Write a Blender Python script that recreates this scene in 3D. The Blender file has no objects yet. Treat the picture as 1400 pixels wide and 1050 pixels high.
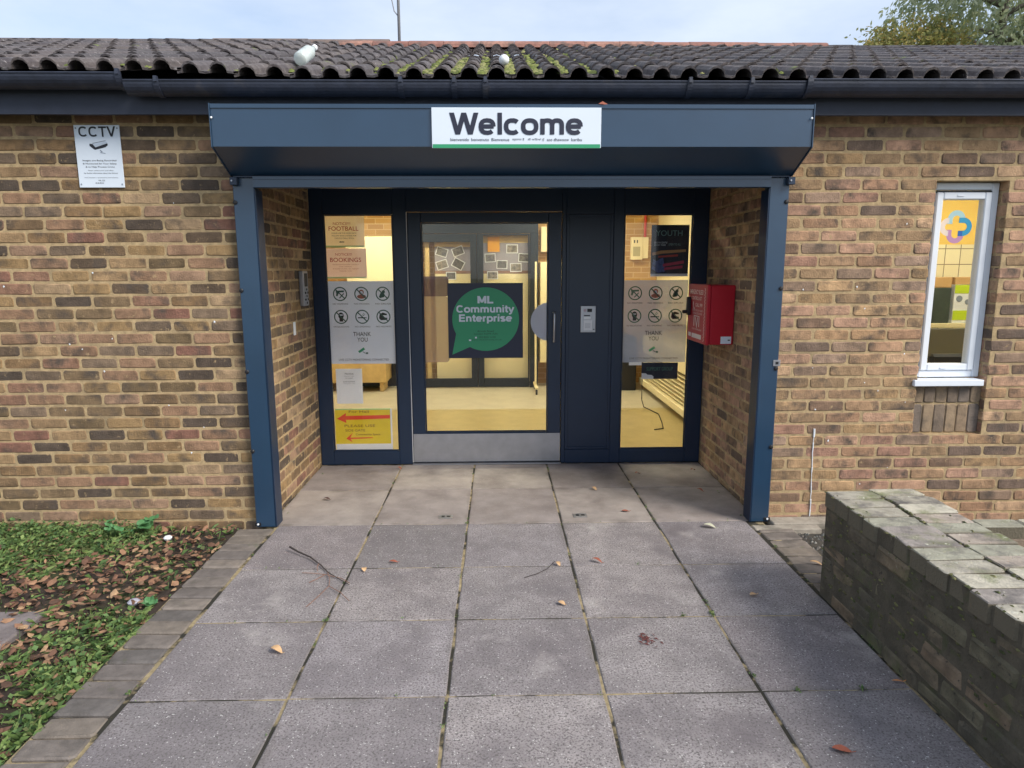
import bpy, bmesh, math, random
from mathutils import Vector, Matrix
import numpy as np
R = random.Random(7); NR = np.random.default_rng(7)
S = bpy.context.scene
COL = S.collection

# ------------------------------------------------------------------ camera
CAMY = -4.12
def cam_setup():
    f, th, ya, ro, h = 913.17, 0.167221, 0.0206677, -0.0033324, 1.5986
    fw = Vector((math.sin(ya)*math.cos(th), math.cos(ya)*math.cos(th), -math.sin(th)))
    r = Vector((math.cos(ya), -math.sin(ya), 0)); u = r.cross(fw)
    r2 = math.cos(ro)*r + math.sin(ro)*u; u2 = -math.sin(ro)*r + math.cos(ro)*u
    c = bpy.data.cameras.new('camera'); c.sensor_width = 36; c.sensor_fit = 'HORIZONTAL'
    c.lens = f/1400*36; c.clip_end = 2000; c.clip_start = 0.05
    o = bpy.data.objects.new('camera', c); COL.objects.link(o)
    m = Matrix((r2, u2, -fw)).transposed().to_4x4(); m.translation = (0, CAMY, h)
    o.matrix_world = m; S.camera = o
    return f, fw, r2, u2, Vector((0, CAMY, h))
CF, CFW, CR, CU, CP = cam_setup()

# ------------------------------------------------------------------ sky + sun
SUN_EL, SUN_AZ = math.radians(38), math.radians(128)     # azimuth clockwise from +Y: front right of the facade
def world_setup():
    w = bpy.data.worlds.new('World'); S.world = w; w.use_nodes = True
    nt = w.node_tree; nt.nodes.clear(); N = nt.nodes.new; L = nt.links.new
    out = N('ShaderNodeOutputWorld'); bg = N('ShaderNodeBackground'); bg.inputs['Strength'].default_value = 0.1
    sky = N('ShaderNodeTexSky'); sky.sky_type = 'NISHITA'; sky.sun_disc = False
    sky.sun_elevation = SUN_EL; sky.sun_rotation = SUN_AZ; sky.dust_density = 1.0; sky.air_density = 1.0
    tc = N('ShaderNodeTexCoord'); mp = N('ShaderNodeMapping'); mp.inputs['Scale'].default_value = (1.0, 1.0, 3.0)
    no = N('ShaderNodeTexNoise'); no.inputs['Scale'].default_value = 2.2; no.inputs['Detail'].default_value = 6; no.inputs['Roughness'].default_value = 0.55
    cr = N('ShaderNodeValToRGB'); cr.color_ramp.elements[0].position = 0.30; cr.color_ramp.elements[1].position = 0.62
    cr.color_ramp.elements[0].color = (0.35,)*3+(1,); cr.color_ramp.elements[1].color = (0.95,)*3+(1,)
    mx = N('ShaderNodeMix'); mx.data_type = 'RGBA'
    mx.inputs['B'].default_value = (4.25, 4.8, 5.7, 1)
    L(tc.outputs['Generated'], mp.inputs['Vector']); L(mp.outputs[0], no.inputs['Vector']); L(no.outputs['Fac'], cr.inputs[0])
    L(cr.outputs[0], mx.inputs['Factor']); L(sky.outputs[0], mx.inputs['A'])
    L(mx.outputs['Result'], bg.inputs['Color']); L(bg.outputs[0], out.inputs[0])
    l = bpy.data.lights.new('sun', 'SUN'); l.energy = 2.3; l.angle = math.radians(26); l.color = (1, 0.93, 0.83)
    o = bpy.data.objects.new('sun', l); COL.objects.link(o)
    d = Vector((math.sin(SUN_AZ)*math.cos(SUN_EL), math.cos(SUN_AZ)*math.cos(SUN_EL), math.sin(SUN_EL)))
    o.rotation_euler = (-d).to_track_quat('-Z', 'Y').to_euler(); o.location = d*30
world_setup()
S.view_settings.view_transform = 'Standard'; S.view_settings.look = 'None'
S.view_settings.exposure = 0.95; S.view_settings.gamma = 1; S.view_settings.use_curve_mapping = False

# ------------------------------------------------------------------ materials
def s(r, g, b, k=1.0):
    def f(c):
        c /= 255.0
        return c/12.92 if c <= 0.04045 else ((c+0.055)/1.055)**2.4
    return (f(r)*k, f(g)*k, f(b)*k, 1)
MATS = {}
def mat(name, col=None, rough=0.6, metal=0.0, rnd=None, ramp=None, nz=0.0, nscale=8.0, dark=None, bump=0.0, bscale=60.0,
        speck=None, patch=None, trans=0.0, spec=0.5, emit=None, translucent=0.0, streak=None, detail=6):
    if name in MATS: return MATS[name]
    m = bpy.data.materials.new(name); m.use_nodes = True; nt = m.node_tree; nt.nodes.clear()
    N = nt.nodes.new; L = nt.links.new
    out = N('ShaderNodeOutputMaterial'); b = N('ShaderNodeBsdfPrincipled')
    b.inputs['Roughness'].default_value = rough; b.inputs['Metallic'].default_value = metal
    b.inputs['Specular IOR Level'].default_value = spec
    geo = N('ShaderNodeNewGeometry'); pos = geo.outputs['Position']
    rv = None
    if rnd == 'object': rv = N('ShaderNodeObjectInfo').outputs['Random']
    elif rnd == 'island': rv = geo.outputs['Random Per Island']
    vec = pos
    if rv is not None:
        cm = N('ShaderNodeCombineXYZ'); mu = N('ShaderNodeMath'); mu.operation = 'MULTIPLY'; mu.inputs[1].default_value = 37.0
        L(rv, mu.inputs[0]); L(mu.outputs[0], cm.inputs[0]); L(mu.outputs[0], cm.inputs[1])
        va = N('ShaderNodeVectorMath'); va.operation = 'ADD'; L(pos, va.inputs[0]); L(cm.outputs[0], va.inputs[1]); vec = va.outputs[0]
    def noise(sc, det=6, v=None, rough=0.6):
        n = N('ShaderNodeTexNoise'); n.inputs['Scale'].default_value = sc; n.inputs['Detail'].default_value = det
        n.inputs['Roughness'].default_value = rough; L(v or vec, n.inputs['Vector']); return n.outputs['Fac']
    def rampn(fac, stops, interp='LINEAR'):
        r = N('ShaderNodeValToRGB'); e = r.color_ramp.elements; r.color_ramp.interpolation = interp
        while len(e) < len(stops): e.new(0.5)
        for i, (p, c) in enumerate(stops): e[i].position = p; e[i].color = c
        L(fac, r.inputs[0]); return r.outputs[0]
    def mix(fac, a, bb, mode='MIX'):
        x = N('ShaderNodeMix'); x.data_type = 'RGBA'; x.blend_type = mode
        for soc, v in ((x.inputs['Factor'], fac), (x.inputs['A'], a), (x.inputs['B'], bb)):
            if isinstance(v, (int, float)): soc.default_value = v
            elif isinstance(v, tuple): soc.default_value = v
            else: L(v, soc)
        return x.outputs['Result']
    if ramp:
        n = len(ramp); c = rampn(rv if rv is not None else noise(nscale), [(i/n, k) for i, k in enumerate(ramp)], 'CONSTANT' if rv is not None else 'LINEAR')
    else: c = col
    if nz > 0:
        g = rampn(noise(nscale, detail), [(0.3, (1-nz, 1-nz, 1-nz, 1)), (0.7, (1+nz*0.6,)*3+(1,))]); c = mix(1.0, c, g, 'MULTIPLY')
    if dark:   # blotches of another own colour (soot, dirt)
        dc, dscale, lo, hi = dark
        f = rampn(noise(dscale, 5), [(lo, (0, 0, 0, 1)), (hi, (1, 1, 1, 1))]); c = mix(f, c, dc)
    if speck:
        sc, sscale, th = speck
        v = N('ShaderNodeTexVoronoi'); v.inputs['Scale'].default_value = sscale; L(pos, v.inputs['Vector'])
        f1 = rampn(v.outputs['Distance'], [(th*0.7, (1, 1, 1, 1)), (th, (0, 0, 0, 1))])
        f2 = rampn(noise(sscale*0.45, 2), [(0.52, (0, 0, 0, 1)), (0.60, (1, 1, 1, 1))])
        f = mix(1.0, f1, f2, 'MULTIPLY'); c = mix(f, c, sc)
    if patch:
        for (pc, pscale, lo, hi) in (patch if isinstance(patch, list) else [patch]):
            f = rampn(noise(pscale, 7, pos, 0.65), [(lo, (0, 0, 0, 1)), (hi, (1, 1, 1, 1))]); c = mix(f, c, pc)
    if isinstance(c, tuple): b.inputs['Base Color'].default_value = c
    else: L(c, b.inputs['Base Color'])
    if bump > 0:
        bn = N('ShaderNodeBump'); bn.inputs['Strength'].default_value = bump; bn.inputs['Distance'].default_value = 0.01
        L(noise(bscale, 5, None, 0.65), bn.inputs['Height']); L(bn.outputs[0], b.inputs['Normal'])
    if emit:
        b.inputs['Emission Color'].default_value = emit[0]; b.inputs['Emission Strength'].default_value = emit[1]
    sh = b.outputs[0]
    if translucent > 0:
        t = N('ShaderNodeBsdfTranslucent'); mm = N('ShaderNodeMixShader'); mm.inputs[0].default_value = translucent
        if isinstance(c, tuple): t.inputs[0].default_value = c
        else: L(c, t.inputs[0])
        L(sh, mm.inputs[1]); L(t.outputs[0], mm.inputs[2]); sh = mm.outputs[0]
    if trans > 0:
        t = N('ShaderNodeBsdfTransparent'); mm = N('ShaderNodeMixShader'); mm.inputs[0].default_value = trans
        L(sh, mm.inputs[1]); L(t.outputs[0], mm.inputs[2]); sh = mm.outputs[0]
    L(sh, out.inputs[0]); MATS[name] = m; return m
def glass_mat():
    m = bpy.data.materials.new('glass'); m.use_nodes = True; nt = m.node_tree; nt.nodes.clear(); N = nt.nodes.new; L = nt.links.new
    out = N('ShaderNodeOutputMaterial'); t = N('ShaderNodeBsdfTransparent'); t.inputs[0].default_value = (0.985, 0.99, 0.987, 1)
    g = N('ShaderNodeBsdfGlossy'); g.inputs['Roughness'].default_value = 0.01
    lw = N('ShaderNodeLayerWeight'); lw.inputs['Blend'].default_value = 0.5; pw = N('ShaderNodeMath'); pw.operation = 'POWER'; pw.inputs[1].default_value = 5; fr = N('ShaderNodeMath'); fr.operation = 'MULTIPLY_ADD'; fr.inputs[1].default_value = 0.9; fr.inputs[2].default_value = 0.032; L(lw.outputs['Facing'], pw.inputs[0]); L(pw.outputs[0], fr.inputs[0]); mm = N('ShaderNodeMixShader')
    L(fr.outputs[0], mm.inputs[0]); L(t.outputs[0], mm.inputs[1]); L(g.outputs[0], mm.inputs[2]); L(mm.outputs[0], out.inputs[0]); return m
GLASS = glass_mat()
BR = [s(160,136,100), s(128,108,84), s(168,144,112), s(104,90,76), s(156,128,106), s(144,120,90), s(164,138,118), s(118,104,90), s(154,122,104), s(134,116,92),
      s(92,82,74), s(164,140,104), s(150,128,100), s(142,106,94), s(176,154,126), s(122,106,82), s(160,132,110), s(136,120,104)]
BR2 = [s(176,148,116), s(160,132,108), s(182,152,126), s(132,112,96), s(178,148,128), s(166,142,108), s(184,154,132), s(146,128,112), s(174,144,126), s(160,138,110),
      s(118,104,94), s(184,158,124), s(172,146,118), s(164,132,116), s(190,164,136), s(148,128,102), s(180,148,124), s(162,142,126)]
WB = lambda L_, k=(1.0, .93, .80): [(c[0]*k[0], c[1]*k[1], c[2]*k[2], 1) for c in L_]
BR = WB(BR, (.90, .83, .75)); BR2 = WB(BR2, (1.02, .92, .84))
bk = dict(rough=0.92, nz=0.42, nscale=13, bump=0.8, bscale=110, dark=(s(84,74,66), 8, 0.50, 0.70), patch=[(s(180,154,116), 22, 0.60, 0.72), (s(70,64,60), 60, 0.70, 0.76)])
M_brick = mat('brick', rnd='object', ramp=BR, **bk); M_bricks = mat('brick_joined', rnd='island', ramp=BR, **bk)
M_brick2 = mat('brick_pale', rnd='object', ramp=BR2, **bk); M_bricks2 = mat('brick_pale_joined', rnd='island', ramp=BR2, **bk)  # right wall bricks: paler, pinker palette than the left wall
M_mortar = mat('mortar', s(184,160,122), rough=0.95, nz=0.3, nscale=30, bump=0.6, bscale=220, dark=(s(136,120,94), 5, 0.50, 0.75))
M_navy = mat('navy_paint', s(35,61,86), rough=0.28, spec=0.8, nz=0.10, nscale=3, bump=0.10, bscale=5, dark=(s(40,66,94), 30, 0.66, 0.8))
M_navyd = mat('navy_frame', s(26,43,66), rough=0.36, nz=0.08, nscale=4, bump=0.03, bscale=90)
M_black = mat('black_plastic', s(28,28,32), rough=0.5, nz=0.2, nscale=10, bump=0.05, bscale=80)
M_gutter = mat('gutter_paint', s(48,54,70), rough=0.55, nz=0.3, nscale=14, bump=0.2, bscale=60, dark=(s(74,72,74), 7, 0.6, 0.8))
M_fascia = mat('fascia_paint', s(46,52,68), rough=0.6, nz=0.2, nscale=7, bump=0.1, bscale=60)
TL = [s(92,86,87), s(84,80,82), s(98,91,90), s(79,75,78), s(95,90,92), s(88,81,80)]
tl = dict(ramp=TL, rough=0.92, nz=0.35, nscale=26, bump=0.6, bscale=120, dark=(s(68,62,66), 9, 0.5, 0.75), patch=[(s(150,144,144), 34, 0.58, 0.70), (s(108,120,58), 6.5, 0.63, 0.72)])
M_tile = mat('roof_tile', rnd='object', **tl); M_tiles = mat('roof_tile_joined', rnd='island', **tl)
M_ridge = mat('ridge_clay', rough=0.9, rnd='object', ramp=[s(150,108,96), s(138,98,88), s(158,118,104)], nz=0.3, nscale=20, bump=0.4, dark=(s(90,80,76), 6, 0.5, 0.7))
M_ridgeg = mat('ridge_grey', s(112,98,92), rough=0.9, nz=0.3, nscale=15, bump=0.4)
M_moss = mat('moss', rnd='island', ramp=[s(112,122,62), s(132,138,78), s(94,104,54), s(146,146,96)], rough=1, nz=0.4, nscale=80, bump=0.8, bscale=200)
M_slab = mat('paving_concrete', rnd='object', ramp=[s(150,144,144), s(140,134,135), s(157,150,149), s(133,128,129), s(149,143,145), s(145,137,138)], rough=0.88, nz=0.22, nscale=9,
             bump=0.5, bscale=170, speck=(s(204,200,198), 100, 0.30), dark=(s(112,106,109), 2.6, 0.44, 0.76), patch=[(s(96,90,90), 120, 0.50, 0.60), (s(184,178,174), 2.4, 0.58, 0.82), (s(196,190,186), 15, 0.70, 0.76), (s(104,97,100), 1.3, 0.56, 0.76), (s(80,72,72), 9, 0.68, 0.76)])
M_slabr = mat('paving_sheltered', rnd='object', ramp=[s(152,143,139), s(158,149,143), s(145,136,133)], rough=0.85, nz=0.2, nscale=7,
             bump=0.4, bscale=150, speck=(s(180,176,170), 95, 0.2), dark=(s(116,107,104), 2.6, 0.46, 0.74), patch=[(s(160,150,144), 4, 0.66, 0.8)])
M_joint = mat('joint_sand', s(166,150,116), rough=1, nz=0.4, nscale=30, bump=0.8, bscale=200, patch=[(s(48,46,38), 3.5, 0.46, 0.53), (s(78,92,44), 4, 0.62, 0.7)])
M_edge = mat('edging_brick', rnd='object', ramp=[s(120,112,106), s(111,104,100), s(128,119,111), s(106,101,98), s(122,113,104)], rough=0.92, nz=0.3, nscale=16, bump=0.6, bscale=120,
             dark=(s(76,72,68), 5, 0.5, 0.75), patch=[(s(98,104,72), 8, 0.62, 0.76)])
M_edger = mat('edging_brick_tan', rnd='object', ramp=[s(152,134,108), s(142,124,104), s(160,140,112), s(134,118,104)], rough=0.92, nz=0.3, nscale=16, bump=0.6, bscale=120, dark=(s(96,88,78), 6, 0.55, 0.78))
M_lowb = mat('mossy_brick', rnd='object', ramp=[s(114,102,84), s(102,93,78), s(120,104,86), s(104,98,80), s(124,110,90), s(92,86,74)], rough=0.95, nz=0.4, nscale=14, bump=0.8, bscale=90,
             dark=(s(72,68,58), 5, 0.46, 0.7), patch=[(s(86,92,56), 4, 0.54, 0.70), (s(52,50,46), 30, 0.60, 0.68), (s(160,156,142), 26, 0.68, 0.74)])
M_cope = mat('coping_brick', rnd='object', ramp=[s(180,174,156), s(166,160,146), s(170,158,146), s(158,156,140), s(186,180,164), s(154,146,140)], rough=0.95, nz=0.3, nscale=18, bump=0.8, bscale=100,
             dark=(s(98,94,92), 7, 0.52, 0.7), patch=[(s(112,118,78), 6, 0.54, 0.70), (s(202,200,186), 24, 0.63, 0.7)])
def edge_dirt(m, col, width=.05):
    nt = m.node_tree; N = nt.nodes.new; L = nt.links.new; b = [n for n in nt.nodes if n.type == 'BSDF_PRINCIPLED'][0]; src = b.inputs['Base Color'].links[0].from_socket
    tc = N('ShaderNodeTexCoord'); sp = N('ShaderNodeSeparateXYZ'); L(tc.outputs['Generated'], sp.inputs[0]); ds = []
    for k in (0, 1):
        a = N('ShaderNodeMath'); a.operation = 'SUBTRACT'; a.inputs[1].default_value = .5; L(sp.outputs[k], a.inputs[0]); c = N('ShaderNodeMath'); c.operation = 'ABSOLUTE'; L(a.outputs[0], c.inputs[0]); ds.append(c.outputs[0])
    mx = N('ShaderNodeMath'); mx.operation = 'MAXIMUM'; L(ds[0], mx.inputs[0]); L(ds[1], mx.inputs[1])
    no = N('ShaderNodeTexNoise'); no.inputs['Scale'].default_value = 7; no.inputs['Detail'].default_value = 6; g = N('ShaderNodeNewGeometry'); L(g.outputs['Position'], no.inputs['Vector'])
    ma = N('ShaderNodeMath'); ma.operation = 'MULTIPLY_ADD'; ma.inputs[1].default_value = .22; L(no.outputs['Fac'], ma.inputs[0]); L(mx.outputs[0], ma.inputs[2])
    mr = N('ShaderNodeMapRange'); mr.inputs[1].default_value = .5+.11-width*.6; mr.inputs[2].default_value = .5+.11+width; mr.inputs[4].default_value = .75; L(ma.outputs[0], mr.inputs[0])
    x = N('ShaderNodeMix'); x.data_type = 'RGBA'; x.inputs['B'].default_value = col; L(mr.outputs[0], x.inputs['Factor']); L(src, x.inputs['A']); L(x.outputs['Result'], b.inputs['Base Color'])
edge_dirt(M_slab, s(106,100,96)); edge_dirt(M_slabr, s(104,94,84))
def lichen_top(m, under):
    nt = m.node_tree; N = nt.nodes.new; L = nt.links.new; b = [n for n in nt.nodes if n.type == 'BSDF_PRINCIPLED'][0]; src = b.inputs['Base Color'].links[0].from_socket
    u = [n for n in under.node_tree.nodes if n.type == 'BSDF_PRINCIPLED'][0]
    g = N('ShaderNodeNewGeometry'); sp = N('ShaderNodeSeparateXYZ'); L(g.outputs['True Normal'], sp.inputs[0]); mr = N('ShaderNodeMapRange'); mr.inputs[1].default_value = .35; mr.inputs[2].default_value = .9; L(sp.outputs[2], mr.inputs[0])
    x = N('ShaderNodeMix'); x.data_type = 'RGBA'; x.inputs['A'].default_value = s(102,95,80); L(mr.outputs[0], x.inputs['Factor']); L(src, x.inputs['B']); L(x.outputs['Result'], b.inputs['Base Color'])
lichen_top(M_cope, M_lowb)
M_lowm = mat('dark_mortar', s(86,80,68), rough=1, nz=0.4, nscale=12, bump=0.8, bscale=90, patch=[(s(70,76,46), 5, 0.55, 0.7)])
M_soil = mat('soil', s(58,48,42), rough=1, nz=0.4, nscale=20, bump=1.0, bscale=50, patch=[(s(58,66,36), 4, 0.5, 0.66)])
M_grav = mat('gravel_stone', rnd='island', ramp=[s(110,110,106), s(80,82,80), s(140,138,132), s(64,66,66), s(96,92,88)], rough=0.9)
M_ground = mat('ground_mix', s(86,92,66), rough=1, nz=0.3, nscale=1.2, bump=0.5, bscale=10, patch=[(s(104,96,84), 0.3, 0.5, 0.6)])
M_leafb = mat('dead_leaf', rnd='island', ramp=[s(150,112,88), s(132,96,76), s(166,128,100), s(112,82,66), s(146,116,92), s(90,68,56), s(176,144,112), s(122,88,70)], rough=0.85, nz=0.3, nscale=40, translucent=0.15)
M_leafg = mat('weed_leaf', rnd='island', ramp=[s(98,128,70), s(80,108,58), s(120,146,82), s(64,90,50), s(104,134,80), s(134,154,92), s(92,100,60)], rough=0.7, nz=0.2, nscale=40, translucent=0.25)
M_white = mat('white_plastic', s(228,232,236), rough=0.4, nz=0.04, nscale=6)
M_upvc = mat('white_upvc', s(222,228,236), rough=0.35, nz=0.05, nscale=5)
M_steel = mat('brushed_steel', s(176,178,184), rough=0.38, metal=0.85, nz=0.12, nscale=9, bump=0.06, bscale=160)
M_ink = mat('dark_ink', s(34,38,58), rough=0.5); M_navyink = mat('navy_vinyl', s(32,38,62), rough=0.35)
M_green = mat('green_vinyl', s(50,150,106), rough=0.4); M_signw = mat('sign_white', s(214,224,236), rough=0.35, nz=0.03, nscale=3)
M_paper = mat('paper', s(240,240,244), rough=0.7, translucent=0.25, nz=0.04, nscale=5)
M_film = mat('printed_film', s(236,239,250), rough=0.4, translucent=0.15, trans=0.08, nz=0.05, nscale=4)
M_filmthin = mat('thin_film', s(196,200,214), rough=0.4, trans=0.5, nz=0.05, nscale=4)
M_beige = mat('beige_paper', s(248,234,208), rough=0.7, translucent=0.45, nz=0.06, nscale=6)
M_pink = mat('pinkish_paper', s(246,228,216), rough=0.7, translucent=0.45, nz=0.06, nscale=6)
M_redink = mat('red_ink', s(170,24,34), rough=0.6); M_redmark = mat('red_marker', s(222,74,40), rough=0.6)
M_tape = mat('green_tape', s(176,222,160), rough=0.4, trans=0.2)
M_yellow = mat('yellow_card', s(232,206,50), rough=0.7, translucent=0.2, nz=0.05, nscale=8)
M_red = mat('red_powder_coat', s(178,28,46), rough=0.35, nz=0.06, nscale=5, bump=0.04)
M_rink = mat('ring_green', s(40,84,74), rough=0.5); M_brownink = mat('red_brown_ink', s(150,80,62), rough=0.5)

# ------------------------------------------------------------------ mesh helpers
def wloc(o):
    v = Vector((0, 0, 0))
    while o is not None: v = v + Vector(o.location); o = o.parent
    return v
def link(o, parent=None):
    COL.objects.link(o)
    if parent is not None: o.parent = parent
    return o
def tag(o, label, cat, group=None, kind=None):
    o['label'] = label; o['category'] = cat
    if group: o['group'] = group
    if kind: o['kind'] = kind
    return o
def thing(name, label, cat, loc=(0, 0, 0), group=None):
    o = bpy.data.objects.new(name, None); o.empty_display_size = 0.1; o.location = loc; link(o)
    return tag(o, label, cat, group)
class MB:
    def __init__(self): self.v = []; self.f = []
    def add(self, vs, fs):
        n = len(self.v); self.v += [tuple(p) for p in vs]; self.f += [tuple(i+n for i in f) for f in fs]; return self
    def box(self, x0, x1, y0, y1, z0, z1):
        return self.add([(x0,y0,z0),(x1,y0,z0),(x1,y1,z0),(x0,y1,z0),(x0,y0,z1),(x1,y0,z1),(x1,y1,z1),(x0,y1,z1)],
                 [(0,3,2,1),(4,5,6,7),(0,1,5,4),(1,2,6,5),(2,3,7,6),(3,0,4,7)])
    def cbox(self, x0, x1, y0, y1, z0, z1, c=0.004):
        bm = bmesh.new(); bmesh.ops.create_cube(bm, size=1)
        for v in bm.verts: v.co = ((x0+x1)/2+v.co.x*(x1-x0), (y0+y1)/2+v.co.y*(y1-y0), (z0+z1)/2+v.co.z*(z1-z0))
        bmesh.ops.bevel(bm, geom=bm.edges[:], offset=c, segments=1, affect='EDGES')
        bm.verts.index_update(); self.add([v.co[:] for v in bm.verts], [[v.index for v in f.verts] for f in bm.faces]); bm.free(); return self
    def prism(self, prof, x0, x1, axis='X'):
        n = len(prof)
        if axis == 'X': P = lambda t, a, b: (t, a, b)
        elif axis == 'Y': P = lambda t, a, b: (a, t, b)
        else: P = lambda t, a, b: (a, b, t)
        vs = [P(x0, a, b) for a, b in prof]+[P(x1, a, b) for a, b in prof]
        return self.add(vs, [tuple(range(n))[::-1], tuple(range(n, 2*n))]+[(i, (i+1) % n, n+(i+1) % n, n+i) for i in range(n)])
    def tube(self, pts, r, n=8, cap=True):
        pts = [Vector(p) for p in pts]; rs = r if isinstance(r, (list, tuple)) else [r]*len(pts); rings = []; vs = []
        for i, p in enumerate(pts):
            t = (pts[min(i+1, len(pts)-1)]-pts[max(i-1, 0)]).normalized()
            a = t.cross(Vector((0.31, 0.17, 0.93)))
            if a.length < 1e-3: a = t.cross(Vector((1, 0, 0)))
            a.normalize(); b = t.cross(a)
            for k in range(n):
                an = 2*math.pi*k/n; vs.append(p+rs[i]*(math.cos(an)*a+math.sin(an)*b))
        fs = [(i*n+k, i*n+(k+1) % n, (i+1)*n+(k+1) % n, (i+1)*n+k) for i in range(len(pts)-1) for k in range(n)]
        if cap: fs += [tuple(range(n))[::-1], tuple(range((len(pts)-1)*n, len(pts)*n))]
        return self.add(vs, fs)
    def lathe(self, prof, c, axis='Z', n=20):
        vs = []
        for r, h in prof:
            for k in range(n):
                a = 2*math.pi*k/n; p = (r*math.cos(a), r*math.sin(a), h)
                if axis == 'Y': p = (p[0], h, p[1])
                if axis == 'X': p = (h, p[0], p[1])
                vs.append((p[0]+c[0], p[1]+c[1], p[2]+c[2]))
        m = len(prof); fs = [(i*n+k, i*n+(k+1) % n, (i+1)*n+(k+1) % n, (i+1)*n+k) for i in range(m-1) for k in range(n)]
        fs += [tuple(range(n))[::-1], tuple(range((m-1)*n, m*n))]
        return self.add(vs, fs)
    def build(self, name, material, parent=None, smooth=False, loc=None, fix=True):
        off = wloc(parent) if parent is not None else Vector((0, 0, 0))
        l = Vector(loc) if loc is not None else off
        me = bpy.data.meshes.new(name); me.from_pydata([(p[0]-l.x, p[1]-l.y, p[2]-l.z) for p in self.v], [], self.f)
        if fix:
            bm = bmesh.new(); bm.from_mesh(me); bmesh.ops.recalc_face_normals(bm, faces=bm.faces[:]); bm.to_mesh(me); bm.free()
        if smooth: me.shade_smooth()
        me.materials.append(material); o = bpy.data.objects.new(name, me); o.location = l-off
        return link(o, parent)
def struct(name, mb, material, **k):
    o = mb.build(name, material, None, **k); o['kind'] = 'structure'; return o
def one(name, mb, material, label, cat, group=None, loc=None, **k):
    return tag(mb.build(name, material, None, loc=loc, **k), label, cat, group)
def copyobj(me, name, loc, parent=None, rot=None, scale=None):
    o = bpy.data.objects.new(name, me); o.location = Vector(loc)-(wloc(parent) if parent else Vector((0, 0, 0)))
    if rot: o.rotation_euler = rot
    if scale: o.scale = scale
    return link(o, parent)

# text + flat print
TXT = {}
def text_geo(t, bold=0.0):
    k = (t, bold)
    if k in TXT: return TXT[k]
    c = bpy.data.curves.new('t', 'FONT'); c.body = t; c.size = 1; c.offset = bold; c.resolution_u = 3
    o = bpy.data.objects.new('t', c); COL.objects.link(o)
    dg = bpy.context.evaluated_depsgraph_get(); me = bpy.data.meshes.new_from_object(o.evaluated_get(dg))
    vs = [(v.co.x, v.co.y) for v in me.vertices]; fs = [tuple(p.vertices) for p in me.polygons]
    bpy.data.objects.remove(o); bpy.data.curves.remove(c); bpy.data.meshes.remove(me)
    if vs:
        xs = [v[0] for v in vs]; ys = [v[1] for v in vs]; x0, x1, y0, y1 = min(xs), max(xs), min(ys), max(ys)
        vs = [((x-x0)/(x1-x0+1e-9), (y-y0)/(y1-y0+1e-9)) for x, y in vs]
    TXT[k] = (vs, fs); return TXT[k]
import math as _m
def _arc(cx, cy, rx, ry, a0, a1, n=14):
    sq = lambda v: _m.copysign(abs(v)**.82, v); return [(cx+rx*sq(_m.cos(_m.radians(a0+(a1-a0)*i/n))), cy+ry*sq(_m.sin(_m.radians(a0+(a1-a0)*i/n)))) for i in range(n+1)]
# bold grotesque letters as strokes: x height 0.73, cap height 1, stroke 0.2
GL = {'W': (1.28, [[(.10,1),(.36,0)], [(.36,0),(.64,1)], [(.64,1),(.92,0)], [(.92,0),(1.18,1)]]), 'l': (.34, [[(.17,0),(.17,1)]]),
 'e': (.78, [[(.12,.37),(.68,.37)], _arc(.39,.365,.28,.285,0,318)]), 'c': (.76, [_arc(.39,.365,.28,.285,42,318)]), 'o': (.80, [_arc(.40,.365,.29,.285,0,360,24)]),
 'm': (1.20, [[(.17,0),(.17,.73)], _arc(.385,.42,.215,.23,180,0,10)+[(.60,0)], _arc(.815,.42,.215,.23,180,0,10)+[(1.03,0)]]), 'n': (.78, [[(.17,0),(.17,.73)], _arc(.39,.40,.22,.25,180,0,10)+[(.61,0)]]),
 'u': (.78, [[(.61,0),(.61,.73)], [(.17,.73)]+_arc(.39,.33,.22,.25,180,360,10)]), 'M': (1.06, [[(.16,0),(.16,1)], [(.16,1),(.53,.10)], [(.53,.10),(.90,1)], [(.90,1),(.90,0)]]), 'L': (.76, [[(.16,1),(.16,.09),(.72,.09)]]),
 'C': (.96, [_arc(.48,.5,.36,.41,42,318,20)]), 'i': (.34, [[(.17,0),(.17,.73)], [(.17,.84),(.17,1)]]), 't': (.46, [[(.22,.95),(.22,.16),(.30,.09),(.44,.09)], [(.02,.65),(.44,.65)]]),
 'y': (.74, [[(.08,.73),(.38,.02)], [(.66,.73),(.34,-.12),(.26,-.19),(.10,-.19)]]), 'E': (.84, [[(.76,.91),(.16,.91),(.16,.09),(.78,.09)], [(.16,.51),(.72,.51)]]), 'r': (.50, [[(.17,0),(.17,.73)], _arc(.42,.38,.25,.27,180,85,8)]),
 'p': (.80, [[(.17,-.26),(.17,.73)], _arc(.42,.365,.27,.285,0,360,24)]), 's': (.70, [_arc(.35,.535,.22,.115,20,270,12)+_arc(.35,.205,.23,.125,90,-160,12)]), 'T': (.80, [[(.40,0),(.40,.91)], [(.02,.91),(.78,.91)]]), 'V': (.86, [[(.10,1),(.43,.02)], [(.43,.02),(.76,1)]])}
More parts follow.
